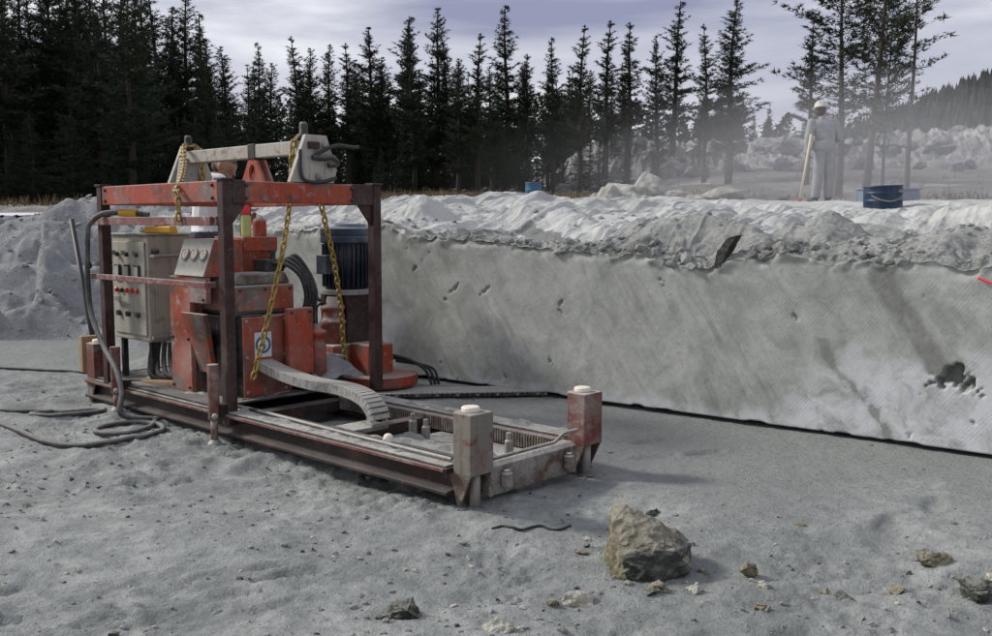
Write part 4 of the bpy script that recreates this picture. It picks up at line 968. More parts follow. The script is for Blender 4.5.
# loose chips and pebbles: uncountable
rnd = random.Random(4); V = []; F = []
def chip(x, y, z, s_, store):
    b = len(store[0]); a = rnd.uniform(0, 6.28); h_ = s_ * rnd.uniform(.25, .7); e_ = rnd.uniform(.5, 1)
    for k in range(5):
        t_ = a + k * 1.2566; r_ = s_ * rnd.uniform(.6, 1.1); store[0].append((x + r_ * math.cos(t_), y + r_ * e_ * math.sin(t_), z - .3 * s_))
    for k in range(3):
        t_ = a + k * 2.094 + .4; r_ = s_ * rnd.uniform(.2, .6); store[0].append((x + r_ * math.cos(t_), y + r_ * e_ * math.sin(t_), z + h_))
    store[1].extend([(b + i, b + (i + 1) % 5, b + 5 + (i * 3 // 5)) for i in range(5)] + [(b + 5, b + 6, b + 7), (b + 1, b + 6, b + 5), (b + 3, b + 7, b + 6), (b + 4, b + 5, b + 7)])
_bm = bmesh.new(); bmesh.ops.create_icosphere(_bm, subdivisions=1, radius=1); ICV = [v.co.copy() for v in _bm.verts]; ICF = [tuple(v.index for v in f.verts) for f in _bm.faces]; _bm.free()
def pebble(x, y, z, s_, store):
    b = len(store[0]); ax_, ay_, az_ = s_ * rnd.uniform(.7, 1.25), s_ * rnd.uniform(.6, 1.1), s_ * rnd.uniform(.4, .8); a = rnd.uniform(0, 6.283); ca, sa = math.cos(a), math.sin(a); tl = rnd.uniform(-.4, .4)
    for v in ICV:
        j = rnd.uniform(.72, 1.15); vx, vy, vz = v.x * ax_ * j, v.y * ay_ * j, v.z * az_ * j; vz += vx * tl
        store[0].append((x + vx * ca - vy * sa, y + vx * sa + vy * ca, z + vz + az_ * .25))
    store[1].extend([tuple(i_ + b for i_ in f) for f in ICF])
pos = []
for i in range(15000):
    y = 2.2 + 7.5 * rnd.random() ** 1.7; x = rnd.uniform(-.75, .75) * (y + 1.5)
    if wall_dist(x, y) < .06: continue
    cl = float(vnoise(np.array([x * 1.4]), np.array([y * 1.4]), 300)[0])
    if wall_dist(x, y) < 1.9 and rnd.random() < .9: continue
    if rnd.random() > .25 + .8 * max(0, cl + .2): continue
    pos.append((x, y))
pos = np.array(pos); pz = floor_h(pos[:, 0], pos[:, 1])
sp_, sd2, sm_ = ([], []), ([], []), ([], [])
for (x, y), z in zip(pos, pz): (chip if rnd.random() < .55 else pebble)(x, y, z, .0035 + .022 * rnd.random() ** 2.8, sm_ if rnd.random() < .68 else sp_ if rnd.random() < .6 else sd2)
o = mesh_obj('stone_chips', *sp_, M_rockpale); tag(o, 'pale stone chips strewn over the quarry floor', 'gravel', kind='stuff')
o = mesh_obj('stone_chips', *sm_, M_crust); tag(o, 'mid-grey stone chips strewn over the quarry floor', 'gravel', kind='stuff')
o = mesh_obj('stone_chips', *sd2, M_rockdark); tag(o, 'dark stone chips strewn over the quarry floor', 'gravel', kind='stuff')
# rubble along the lip of the bench and on the bank
st_ = ([], [])
M_lump = ground_mat('grey rubble', [(.3, (.17, .17, .165)), (.5, (.28, .28, .27)), (.7, (.40, .40, .385))], 2.0, .5, .3)
for i in range(6500):
    uu = rnd.uniform(-5.5, 4.5)
    if uu > .4 and rnd.random() < .55: continue
    b = abs(rnd.gauss(0, .13)) + .005 if rnd.random() < .62 else rnd.uniform(.1, 2.2)
    cl_ = float(vnoise(np.array([uu * 2.6]), np.array([b * 2.6]), 310)[0])
    if rnd.random() > .35 + cl_: continue
    zz = float(bench_top(np.array([uu]), np.array([b]))[0]); x, y = along(uu, -b * .92)
    pebble(x, y, zz - .004, (.006 + .05 * rnd.random() ** 3.2) * (1.2 if b < .25 and uu < .5 else .75), st_)
o = mesh_obj('lip_rubble', *st_, M_crust); tag(o, 'broken stone crumbs along the edge of the bench', 'rubble', kind='stuff')
st_ = ([], [])
for i in range(1500):
    x = rnd.uniform(-12, -3.0); y = rnd.uniform(10.3, 14.5); pebble(x, y, float(bank_h(np.array([x]), np.array([y]))[0]), .012 + .055 * rnd.random() ** 3, st_)
o = mesh_obj('bank_rubble', *st_, M_bank); tag(o, 'loose grey stones over the rough bank', 'rubble', kind='stuff')

# ------------------------------------------------------------------ things on the bench and beyond
def polar(px, Y): return (px - 496) / 964 / 1.0088 * Y
def barrel(r, h, loc, label, mat, tilt=(0, 0, 0), lid=True, open_top=False, handle=False):
    e = empty('barrel', loc); e.rotation_euler = tilt; tag(e, label, 'barrel')
    prof = [(r * .98, 0), (r * 1.02, .015), (r, .03), (r, h * .34), (r * 1.025, h * .36), (r, h * .38), (r, h * .66), (r * 1.025, h * .68), (r, h * .70), (r, h - .03), (r * 1.03, h - .02), (r * 1.03, h)]
    if open_top: prof += [(r * .97, h), (r * .96, .03), (.01, .025)]
    else: prof += [(r * .97, h - .004), (r * .95, h - .02), (.01, h - .02)]
    MB().lathe((0, 0, 0), prof, 32).obj('shell', mat, e, 0, True)
    if handle:
        hd_ = MB().tube([(r * 1.02 * math.cos(a), r * 1.02 * math.sin(a), h * .62 - .28 * h * math.sin((a + 2.6) * 1.55)) for a in np.linspace(-2.55, -.6, 9)], .008, 6); hd_.obj('bail_handle', M_steel, e, 0, True)
        MB().lathe((r * math.cos(-.95), r * math.sin(-.95), h * .70), [(.03, 0), (.03, .03)], 10).obj('handle_lug', M_steel, e)
    else: MB().lathe((r * .5, 0, h - .02), [(.035, 0), (.035, .02)], 10).obj('bung', M_redlamp if 'red' in label else M_steel, e)
    return e
def bz(x, y):
    """height of the powder on the bench (or the ground beyond it)"""
    b = -wall_dist(x, y) / .92; uu = (x - WP[0]) * WW[0] + (y - WP[1]) * WW[1]
    h1 = float(bench_top(np.array([uu]), np.array([b]))[0]) if b < 14.9 and -9 < uu < 5.2 else -9
    return max(h1, uh(x, y) if b > 9 else -9)
barrel(.240, .31, (polar(883.5, 12.6), 12.6, bz(polar(883.5, 12.6), 12.6) - .035), 'blue cut-down steel barrel with a bail handle on the bench', M_tub, (0, R(-2.0), 0), True, True, True)
M_drum = grime('light blue barrel paint', (.03, .13, .26), (.06, .13, .2), .3, .5, 0, 8, .6)
M_pale = grime('faded blue plastic', (.20, .27, .36), (.24, .30, .36), .4, .6, 0, 6, .55)
tb = empty('water_tank', (polar(887, 17.5), 17.5, bz(polar(887, 17.5), 17.5) - .03)); tag(tb, 'faded blue low tank behind the cut-down barrel', 'tank')
MB().box(-.42, .42, -.4, .4, 0, .25).obj('tank_body', M_pale, tb, .03); MB().box(-.45, .45, -.43, .43, .251, .28).obj('rim', M_pale, tb, .01)
barrel(.22, .64, (polar(533.5, 26.5), 26.5, uh(polar(533.5, 26.5), 26.5) - .06), 'blue steel barrel with a red bung at the forest edge', M_drum)
bl = barrel(.29, .88, (polar(296, 19), 19, bz(polar(296, 19), 19) + .22), 'blue steel barrel lying on its side behind the gantry beam', M_tub, (0, R(90), R(8)))
# pale boulders heaped behind the bench
hp = [(622, 20.5, (.66, .5, .50), 41, 'broad rounded pale boulder topping the heap behind the bench'), (607, 19.9, (.36, .3, .42), 42, 'smaller egg-shaped boulder leaning on the broad pale boulder'), (648, 20.4, (.45, .4, .40), 43, 'sandy boulder at the right shoulder of the heap'),
      (595, 20.0, (.30, .3, .18), 44, 'low pale boulder at the left foot of the heap'), (672, 20.2, (.35, .3, .15), 45, 'low sandy boulder at the right foot of the heap'), (728, 19.5, (.62, .4, .22), 46, 'long low pale boulder half buried in powder'), (700, 21, (.4, .3, .12), 47, 'flat pale stone between the heap and the long boulder'), (775, 19.8, (.42, .3, .16), 48, 'small rough pale boulder near the worker')]
gx, gy = np.meshgrid(np.linspace(-2.6, 2.9, 150), np.linspace(-1.2, 1.8, 80))
gz = .42 * np.exp(-((gx / 1.15) ** 2 + (gy / .9) ** 2)) + .16 * np.exp(-(((gx - 1.9) / .7) ** 2 + (gy / .6) ** 2)) - .05
gz = gz + (.05 * billow(gx * 1.8, gy * 1.8, 3, 501) + .025 * ridge(gx * 6, gy * 6, 2, 503) + .015 * fbm(gx * 14, gy * 14, 2, 505)) * np.clip(gz * 6 + .3, 0, 1)
mo_ = grid_obj('rubble_mound', np.stack([gx, gy, gz], -1), M_crust, False); mo_.location = (polar(622, 20.2), 20.2, bz(polar(622, 20.2), 20.2)); tag(mo_, 'grey rubble mound carrying the pale boulders behind the bench', 'rubble')
for px, Y, sz, sd_, lab in hp:
    x = polar(px, Y); o = rock_mesh('pale_boulder', sz, sd_, M_rocksand, 4, .075, npts=22, freq=1.5); o.location = (x, Y, bz(x, Y) + sz[2] * .35); tag(o, lab, 'boulder')
# red ribbon at the right end of the face
pts = [along(-3.22 - .05 * i, .02 + .005 * i) for i in range(5)]
o = MB().tube([(p[0], p[1], 1.14 - .018 * i) for i, p in enumerate(pts)], .007, 6).obj('red_cord', M_pink, None, 0, True); tag(o, 'short bright red cord on the sawn face below the lip', 'cord')
# long thin rod lying on the powder behind the frame
rx0, ry0 = polar(252, 11.2), 11.2
tag(MB().tube([(polar(252, 11.0), 11.0, bz(polar(252, 11.0), 11.0) + .05), (polar(287, 11.2), 11.2, bz(polar(287, 11.2), 11.2) + .14)], .012, 6, False).obj('drill_rod', M_hose, None, 0, True), 'thin dark drill rod lying on white powder behind the frame', 'rod')

# ------------------------------------------------------------------ waste rock ridges behind the trees
def debris_ridge(name, x0, x1, Y, prof, seed, dep, label):
    xs = np.linspace(x0, x1, 260); vs_ = np.linspace(0, 1, 46)
    X2, V2 = np.meshgrid(xs, vs_)
    hgt = np.interp(X2, np.linspace(x0, x1, len(prof)), prof)
    prf = np.sin(np.clip(V2, 0, 1) * math.pi) ** .8
    Yq = Y + (V2 - .3) * dep
    nz_ = ridge(X2 * .35, Yq * .45, 3, seed) * .4 + ridge(X2 * 1.3, Yq * 1.4, 3, seed + 5) * .34
    Z2 = upper_h(X2, Yq) - .3 + prf * (hgt + nz_)
    o = grid_obj(name, np.stack([X2, Yq, Z2], -1), M_debris, False); tag(o, label, 'rock pile'); return o
debris_ridge('waste_rock_pile', polar(640, 60), polar(1100, 60) + 12, 60, [.9, 1.4, 1.6, 1.8, 2.2, 2.6, 3.6, 4.4, 4.4, 4.4], 401, 12, 'long grey waste rock pile rising behind the worker and pines')
debris_ridge('waste_rock_pile', polar(545, 56), polar(720, 56), 56, [.3, 1.6, 2.4, 2.4, 1.8, 1.3, .4], 411, 9, 'smaller heap of broken slabs among the pines beyond the barrel')
rnd = random.Random(17)
for i in range(46):
    px = rnd.uniform(560, 985); Y = rnd.uniform(50, 57); x = polar(px, Y); s_ = rnd.uniform(.35, 1.0)
    o = rock_mesh('waste_block', (s_, s_ * .8, s_ * rnd.uniform(.5, .9)), 500 + i, M_debris, 3, .14, npts=12)
    o.location = (x, Y, uh(x, Y) + s_ * .2 + (1.0 if Y > 54 else .1)); o.rotation_euler = (rnd.uniform(-.4, .4), rnd.uniform(-.4, .4), rnd.uniform(0, 6))
    tag(o, 'angular grey waste block lying at the foot of the rock piles', 'stone', 'waste blocks below the rock piles')

# ------------------------------------------------------------------ far wooded hill
M_hill = plain('dark wooded hillside', (.022, .030, .022), .95, .4, .05)
xs = np.linspace(40, 620, 70); ys = np.linspace(330, 620, 30); Xh, Yh = np.meshgrid(xs, ys)
def hill_h(x, y):
    k = sstep(100, 330, x) ; return 1.0 + 62 * k * np.sin(np.clip((y - 330) / 290, 0, 1) * math.pi) ** .7 + 12 * sstep(40, 140, x) * np.sin(np.clip((y - 330) / 290, 0, 1) * math.pi) + 2.5 * fbm(x * .02, y * .02, 3, 421)
hill = grid_obj('wooded_hill', np.stack([Xh, Yh, hill_h(Xh, Yh)], -1), M_hill); tag(hill, kind='structure')
rnd = random.Random(9); V = []; F = []
for i in range(9000):
    x = rnd.uniform(60, 560); y = rnd.uniform(345, 560); z = float(hill_h(np.array([x]), np.array([y]))[0]) - .5; h_ = rnd.uniform(6, 11); r_ = h_ * rnd.uniform(.16, .24); b = len(V); a = rnd.uniform(0, 1)
    for (rr_k, zz) in ((r_, .1), (r_ * .55, .5)):
        for k in range(5): V.append((x + rr_k * math.cos(a + k * 1.2566), y + rr_k * math.sin(a + k * 1.2566), z + h_ * zz * rnd.uniform(.85, 1.15)))
    V.append((x, y, z + h_))
    for k in range(5): F += [(b + k, b + (k + 1) % 5, b + 5 + (k + 1) % 5), (b + k, b + 5 + (k + 1) % 5, b + 5 + k), (b + 5 + k, b + 5 + (k + 1) % 5, b + 10)]
M_needlefar = plain('far spruce', (.020, .028, .022), .95, .4, .2)
o = mesh_obj('hill_forest', V, F, M_needlefar); tag(o, 'dark spruce wood covering the far hill', 'forest', kind='stuff')

# ------------------------------------------------------------------ conifers
def needle_mat(name, c):
    m, t, b = newmat(name); co = N(t, 'ShaderNodeTexCoord').outputs['Object']
    n1 = noise_(t, co, 1.3, 4, .6)
    t.links.new(mixc(t, n1, tuple(x * .55 for x in c), tuple(x * 1.4 for x in c)), b.inputs['Base Color']); b.inputs['Roughness'].default_value = .85; b.inputs['Specular IOR Level'].default_value = .15
    return m
M_needle = needle_mat('dark pine needles', (.032, .044, .026)); M_needle2 = needle_mat('olive pine needles', (.045, .054, .034))
M_bark = plain('pine bark', (.032, .025, .02), .95, .4, 6); M_bark2 = plain('scots pine bark', (.07, .055, .045), .95, .4, 5)
def conifer(seed, h, r, c0, nwh, nbr, style, mat, bark):
    rnd = random.Random(seed); Vc = []; Fc = []
    lean = Vector((rnd.uniform(-.02, .02), rnd.uniform(-.02, .02), 0)) * h
    def axis(z): k = z / h; return Vector((lean.x * k * k, lean.y * k * k, z)) + Vector((.03 * math.sin(k * 7 + seed), .03 * math.cos(k * 6 + seed * 2), 0)) * (h / 8)
    tr = MB(); zs = [h * k / 12 for k in range(13)]
    tr.tube([axis(z) for z in zs], [h * .0115 * (1 - .93 * k / 12) + .006 for k in range(13)], 7, False)
    def tri(p, q_, s_): b = len(Vc); Vc.extend((p, q_, s_)); Fc.append((b, b + 1, b + 2))
    def tuft(p, d, L_, n):
        n = max(3, int(n))
        for _ in range(n):
            v = (d * rnd.uniform(.3, 1.0) + Vector((rnd.gauss(0, .5), rnd.gauss(0, .5), rnd.gauss(.12, .42)))).normalized()
            w = v.cross(Vector((rnd.gauss(0, 1), rnd.gauss(0, 1), rnd.gauss(0, 1)))).normalized(); l = L_ * rnd.uniform(.55, 1.15); wd_ = l * rnd.uniform(.12, .24)
            tri(p - w * wd_ * .5, p + w * wd_ * .5, p + v * l)
    zc = h * c0
    for i in range(nwh):
        k = (i + rnd.uniform(-.35, .35)) / (nwh - 1); k = min(max(k, 0), 1) ** .92
        z = zc + (h * .985 - zc) * k
        prof = (1 - k) ** .85 * (1 if style != 'pine' else (.55 + .6 * math.sin(k * 2.6)))
        if style == 'pine': prof = (.35 + 1.0 * math.sin(min(1, k * 1.05) * 2.7)) * .85
        low = min(1, (k + .10) / .22) if style == 'slim' else 1
        kk = k
        for j in range(nbr if kk < .9 or style == 'pine' else 3):
            k = min(1, max(0, kk + rnd.uniform(-.5, .5) / nwh * 1.3)); z = zc + (h * .985 - zc) * k
            if style == 'slim': prof = (1 - k) ** .68 * min(1, .55 + 1.8 * k)
            elif style == 'full': prof = (1 - k) ** .8
            L_ = r * (prof * rnd.uniform(.30, 1.15) * (low ** .5) * (.75 + .35 * math.sin(kk * 11 + seed + j)) + .05)
            if style == 'pine' and rnd.random() < .18: continue
            a = rnd.uniform(0, 6.283); el = R(rnd.uniform(8, 38) + 22 * k) if style != 'pine' else R(rnd.uniform(-5, 30) + 20 * k)
            if style == 'full': el -= R(22 * (1 - k))
            d = Vector((math.cos(a) * math.cos(el), math.sin(a) * math.cos(el), math.sin(el))); p0 = axis(z); up_ = Vector((0, 0, 1))
            side = d.cross(up_).normalized(); npt = max(3, int(L_ / (r * .09)))
            pts = [p0 + d * (L_ * s_ / npt) + up_ * (.10 * L_ * (s_ / npt) ** 2) for s_ in range(npt + 1)]
            if bark is not None:
                for s_ in range(0, npt, 2):
                    e_ = min(s_ + 2, npt); w_ = .012 * (h / 8) * (1 - .7 * s_ / npt) + .003; tri(pts[s_] + side * w_, pts[s_] - side * w_, pts[e_]); tri(pts[s_] + up_ * w_, pts[s_] - up_ * w_, pts[e_])
            s0 = (.18 if style != 'pine' else .42)
            for s_ in range(1, npt + 1):
                f_ = s_ / npt
                if f_ < s0: continue
                if style == 'pine' and rnd.random() < .12: continue
                spread = L_ * .26 * (1 - .6 * f_) + .05
                for m_ in range(3):
                    off = side * rnd.uniform(-1, 1) * spread + up_ * rnd.uniform(-.25, .3) * spread
                    tuft(pts[s_] + off, (d + side * rnd.uniform(-.6, .6)).normalized(), h * (.0215 if style != 'pine' else .020) * rnd.uniform(.7, 1.3) * (1 - .5 * k ** 2 if style != 'pine' else 1), 9 - 3 * k if style != 'pine' else 6)
    # dead lower twigs
    for i in range(14 if style != 'full' else 0):
        z = rnd.uniform(h * .06, zc); a = rnd.uniform(0, 6.283); p0 = axis(z); L_ = r * rnd.uniform(.2, .6); d = Vector((math.cos(a), math.sin(a), rnd.uniform(-.3, .2))); w_ = .007 * h / 8
        tri(p0 + Vector((0, 0, w_)), p0 - Vector((0, 0, w_)), p0 + d * L_)
    e_ = empty('conifer'); t_ = tr.obj('trunk', bark, e_, 0, True)
    c_ = mesh_obj('crown', Vc, Fc, mat, e_)
    return e_
def copy_tree(src):
    c = src.copy(); COL.objects.link(c)
    for ch in PROTO[src]:
        d = ch.copy(); COL.objects.link(d); d.parent = c
    return c
protos = {'s': [conifer(1, 8, 1.15, .16, 27, 7, 'slim', M_needle, M_bark), conifer(2, 8, 1.05, .22, 22, 6, 'slim', M_needle, M_bark), conifer(3, 8, 1.3, .18, 27, 7, 'slim', M_needle, M_bark), conifer(4, 8, .85, .28, 21, 5, 'slim', M_needle2, M_bark)],
          'f': [conifer(11, 8, 1.45, .03, 26, 8, 'full', M_needle, M_bark), conifer(12, 8, 1.3, .04, 26, 8, 'full', M_needle, M_bark)],
          'p': [conifer(21, 8, 1.2, .26, 30, 8, 'pine', M_needle2, M_bark2), conifer(22, 8, 1.3, .30, 20, 5, 'pine', M_needle2, M_bark2), conifer(23, 8, 1.3, .18, 34, 8, 'pine', M_needle, M_bark2)]}
PROTO = {p: list(p.children) for l in protos.values() for p in l}
used = set()
def place(kind, i, px, Y, ytop, label, group=None, wid=1.0, rz=None, lean=0, base=None):
    src = protos[kind][i % len(protos[kind])]
    o = src if src not in used else copy_tree(src)
    used.add(src)
    x = polar(px, Y); z = uh(x, Y) - .05; top = 1.65 + (195 - ytop) / 964 / 1.0088 * Y; s_ = (top - z) / 8
    o.location = (x, Y, z); o.scale = (s_ * wid, s_ * wid, s_); o.rotation_euler = (0, lean, (px * 1.37 + Y) if rz is None else rz)
    tag(o, label, 'tree', group); return o
rnd = random.Random(33)
LF = 'tall conifers of the dark stand'; LL = 'tall near-black conifer in the dense stand behind the rubble bank'
for px, yt in ((-40, -60), (-12, -40), (12, -45), (30, -20), (52, -30), (74, -8), (92, -25), (106, 8), (122, -20), (133, -4), (150, 25), (166, -6), (178, 12), (190, 2), (208, 20), (229, 50)):
    place('s', rnd.randrange(3), px, rnd.uniform(28, 34) if px < 150 else rnd.uniform(34, 40), yt, LL, LF, 1.7)
for k in range(30):
    px = rnd.uniform(-110, 150); place('s', rnd.randrange(3), px, rnd.uniform(33, 48), rnd.uniform(-25, 40), 'tall shadowed conifer deep inside the dense dark stand', 'tall inner conifers of the dark stand', 1.3)
for k in range(24):
    place('f', rnd.randrange(2), -60 + k * 12.5 + rnd.uniform(-6, 6), rnd.uniform(28, 32), rnd.uniform(105, 140), 'low young spruce at the foot of the dense dark stand', 'low young spruces of the dark stand', 1.7)
for k in range(54):
    px = rnd.uniform(-90, 240); place('f' if rnd.random() < .7 else 's', rnd.randrange(3), px, rnd.uniform(33, 50), rnd.uniform(20, 90) + max(0, px - 120) * .15, 'shadowed bushy spruce filling the dense stand behind the rubble bank', 'bushy spruces of the dark stand', 1.15)
cnt = 0; ORD = 'first second third fourth fifth sixth seventh eighth ninth tenth eleventh twelfth thirteenth fourteenth fifteenth sixteenth seventeenth eighteenth nineteenth twentieth twenty-first twenty-second twenty-third twenty-fourth twenty-fifth'.split()
ML = 'slender conifer with sky around its top in the row beyond the bench'; MG = 'slender conifers in a row beyond the bench'
for px, yt in ((262, 45), (273, 66), (300, 40), (312, 52), (331, 48), (350, 46), (376, 32), (384, 60), (406, 22), (414, 24), (437, 14), (448, 44), (459, 62), (477, 38), (492, 70), (506, 12), (526, 58), (553, 42), (578, 30), (604, 26), (627, 28), (656, 40), (671, 8), (704, 28), (727, 6)):
    i = rnd.randrange(4); cnt += 1; place('s', i, px, rnd.uniform(44, 54), yt, ORD[cnt - 1] + ' slender front-row conifer counting from the dark stand towards the worker', MG, {406: 1.75, 437: 1.6, 604: 1.75, 671: 1.75}.get(px, rnd.uniform(1.35, 1.9)))
for k in range(72):
    px = rnd.uniform(225, 745); place('f' if rnd.random() < .45 else 's', rnd.randrange(4), px, rnd.uniform(54, 78), rnd.uniform(62, 120) + (28 if px > 640 else 0), 'shorter conifer standing deep behind the slender front row', 'shorter conifers behind the front row', 1.5)
for k in range(40):
    px = 240 + k * 12.5 + rnd.uniform(-6, 6)
    place('f', rnd.randrange(2), px, rnd.uniform(47, 56), rnd.uniform(112, 150) + (10 if px > 560 else 0), 'young bushy spruce in the undergrowth of the slender row', 'young spruces under the slender row', 1.5)
# backdrop of the wood: one mass that closes the base of the tree line
rnd = random.Random(91); V = []; F = []
for i in range(260):
    px = rnd.uniform(-160, 790); Y = rnd.uniform(80, 112); x = polar(px, Y); z0 = uh(x, Y) - .3
    h_ = Y / 964 * (195 - rnd.uniform(105, 150) - (14 if px > 600 else 0)); r0 = h_ * rnd.uniform(.22, .34)
    for j in range(230):
        k = rnd.random() ** .8; a = rnd.uniform(0, 6.283); rr_k = r0 * (1 - k) ** .7 * rnd.uniform(.5, 1.0); p = Vector((x + rr_k * math.cos(a), Y + rr_k * math.sin(a), z0 + h_ * k))
        d1 = Vector((rnd.gauss(0, 1), rnd.gauss(0, 1), rnd.gauss(.5, .8))).normalized() * rnd.uniform(.25, .6); d2 = d1.cross(Vector((rnd.gauss(0, 1), rnd.gauss(0, 1), 1))).normalized() * rnd.uniform(.08, .2); b = len(V)
        V += [p - d2, p + d2, p + d1]; F.append((b, b + 1, b + 2))
o = mesh_obj('forest_backdrop', V, F, M_needle); tag(o, 'dark closed wood filling the gaps deep behind the tree line', 'forest', kind='stuff')
rnd = random.Random(34)
for px, yt in ((752, 112), (766, 104), (786, 116), (800, 122), (742, 128), (818, 128), (926, 128), (948, 132)):
    place('f', int(px), px, rnd.uniform(75, 90), yt, 'small distant bushy conifer beyond the waste rock pile', 'small distant conifers beyond the rock pile', 1.1)
place('s', 3, 806, 40, 22, 'slim pale-barked conifer standing just behind the worker', None, 1.5)
place('p', 2, 838, 34, -30, 'broad bushy pine towering directly above the worker', None, 1.5, 1.0)
place('p', 0, 866, 31, -60, 'tall dense pine with a bare lower trunk beside the bushy pine', None, 1.35, 2.2, R(-3))
place('p', 1, 908, 30, -40, 'tall open pine with bare side branches nearest the wooded hill', None, .95, .4, R(-2))
place('p', 2, 882, 40, 5, 'pine half hidden between the dense pine and the open pine', None, .8, 4.1)
# scrub and dead grass strip along the forest edge
M_grass = needle_mat('dry grass', (.16, .125, .07)); rnd = random.Random(77); V = []; F = []
for i in range(9000):
    Y = rnd.uniform(24, 46); px = rnd.uniform(-40, 1030); x = polar(px, Y)
    if float(vnoise(np.array([x * .25]), np.array([Y * .25]), 440)[0]) < -.1 and rnd.random() < .8: continue
    if px > 600 and rnd.random() < .85: continue
    z = uh(x, Y) - .03; h_ = rnd.uniform(.12, .42); a = rnd.uniform(0, 6.283); b = len(V)
    for k in range(3):
        aa = a + k * 2.1; dx, dy = math.cos(aa), math.sin(aa); V += [(x - dy * .025, Y + dx * .025, z), (x + dy * .025, Y - dx * .025, z), (x + dx * h_ * .5, Y + dy * h_ * .5, z + h_ * rnd.uniform(.6, 1.1))]; F.append((b + 3 * k, b + 3 * k + 1, b + 3 * k + 2))
o = mesh_obj('dry_grass', V, F, M_grass); tag(o, 'dry brown grass along the forest edge', 'grass', kind='stuff')

# ------------------------------------------------------------------ people
def capsule(mb, a, b, ra, rb, n=12):
    a = Vector(a); b = Vector(b); d = (b - a); L_ = d.length; d = d.normalized() if L_ > 1e-6 else Vector((0, 0, 1)); u = d.orthogonal().normalized(); w = d.cross(u)
    prof = [(0, -ra * .999), (ra * .5, -ra * .866), (ra * .866, -ra * .5), (ra, 0), (rb, L_), (rb * .866, L_ + rb * .5), (rb * .5, L_ + rb * .866), (0, L_ + rb * .999)]
    vs = []; fs = []
    for r_, t_ in prof:
        for k in range(n):
            an = 2 * math.pi * k / n; vs.append(a + d * t_ + (u * math.cos(an) + w * math.sin(an)) * max(r_, .0005))
    m = len(prof)
    for i in range(m - 1):
        for k in range(n): fs.append((i * n + k, i * n + (k + 1) % n, (i + 1) * n + (k + 1) % n, (i + 1) * n + k))
    fs.append(tuple(range(n))[::-1]); fs.append(tuple(range((m - 1) * n, m * n)))
    mb.add(vs, fs)
def fuse(name, mb, voxel, mats, pick, parent, smooth_it=4):
    t_ = mesh_obj('tmp', mb.v, mb.f)
    md = t_.modifiers.new('r', 'REMESH'); md.mode = 'VOXEL'; md.voxel_size = voxel
    ms = t_.modifiers.new('s', 'SMOOTH'); ms.iterations = smooth_it; ms.factor = .5
    dg = bpy.context.evaluated_depsgraph_get(); me = bpy.data.meshes.new_from_object(t_.evaluated_get(dg)); bpy.data.objects.remove(t_)
    me.name = name; me.materials.clear()
    for m_ in mats: me.materials.append(m_)
    for p_ in me.polygons: p_.material_index = pick(p_.center); p_.use_smooth = True
    o = bpy.data.objects.new(name, me); COL.objects.link(o); o.parent = parent; return o
M_skin = plain('skin', (.25, .125, .082), .6, .12, 20); M_cover = plain('grey work clothes', (.30, .30, .31), .9, .38, 9, 0, 1.0); M_boot = plain('dark boots', (.05, .045, .04), .8, .3)
M_helmet = plain('white helmet', (.52, .51, .47), .6, .15); M_shirt = plain('white shirt', (.68, .68, .67), .9, .08, 9, 0, .5); M_hair = plain('brown hair', (.07, .05, .035), .8, .4, 40); M_trouser = plain('dark trousers', (.05, .055, .07), .9, .3); M_eye = plain('dark eye', (.02, .015, .012), .3, .1)
def hand(mb, wrist, direc, thumb, curl, s_=1.0):
    wrist = Vector(wrist); d = Vector(direc).normalized(); th_ = Vector(thumb); th_ = (th_ - d * th_.dot(d)).normalized(); pn = d.cross(th_).normalized()
    palm = wrist + d * .085 * s_
    for k in range(4):
        o_ = th_ * (.030 - .020 * k) * s_
        capsule(mb, wrist + o_ * .6, palm + o_, .016 * s_, .0125 * s_, 8)
        L_ = (.075, .085, .08, .062)[k] * s_; c1 = d * math.cos(curl) + pn * math.sin(curl); c2 = d * math.cos(curl * 2) + pn * math.sin(curl * 2)
        p1 = palm + o_ * 1.12 + c1 * L_ * .52; capsule(mb, palm + o_ * 1.05, p1, .0105 * s_, .0095 * s_, 8); capsule(mb, p1, p1 + c2 * L_ * .48, .0095 * s_, .0075 * s_, 8)
    t0 = wrist + d * .025 * s_ + th_ * .03 * s_; t1 = t0 + (d * .6 + th_ * .55 + pn * .45).normalized() * .045 * s_
    capsule(mb, t0, t1, .013 * s_, .011 * s_, 8); capsule(mb, t1, t1 + (d * .8 + pn * .6).normalized() * .032 * s_, .0105 * s_, .009 * s_, 8)
def head(mb, c, f, u):
    """skull, jaw, nose, brow, ears along facing f and up u"""
    c = Vector(c); f = Vector(f).normalized(); u = Vector(u); u = (u - f * u.dot(f)).normalized(); s_ = f.cross(u)
    capsule(mb, c + u * .035 - f * .025, c + u * .03 + f * .025, .088, .085, 16); capsule(mb, c - u * .03 + f * .03, c - u * .075 + f * .055, .068, .042, 14)
    capsule(mb, c + f * .098 + u * .015, c + f * .118 - u * .022, .009, .016, 8); capsule(mb, c + f * .092 + u * .033 - s_ * .035, c + f * .092 + u * .033 + s_ * .035, .014, .014, 8)
    capsule(mb, c + f * .095 - u * .055 - s_ * .018, c + f * .095 - u * .055 + s_ * .018, .010, .010, 8)
    for sg in (-1, 1): capsule(mb, c + s_ * sg * .086 + u * .015 - f * .008, c + s_ * sg * .088 - u * .02 - f * .0, .018, .012, 8)
def boots(mb, ankle, fd):
    a = Vector(ankle); f = Vector(fd).normalized(); capsule(mb, a + Vector((0, 0, .05)), a, .055, .052); capsule(mb, a - f * .03 - Vector((0, 0, .035)), a + f * .17 - Vector((0, 0, .045)), .045, .038)
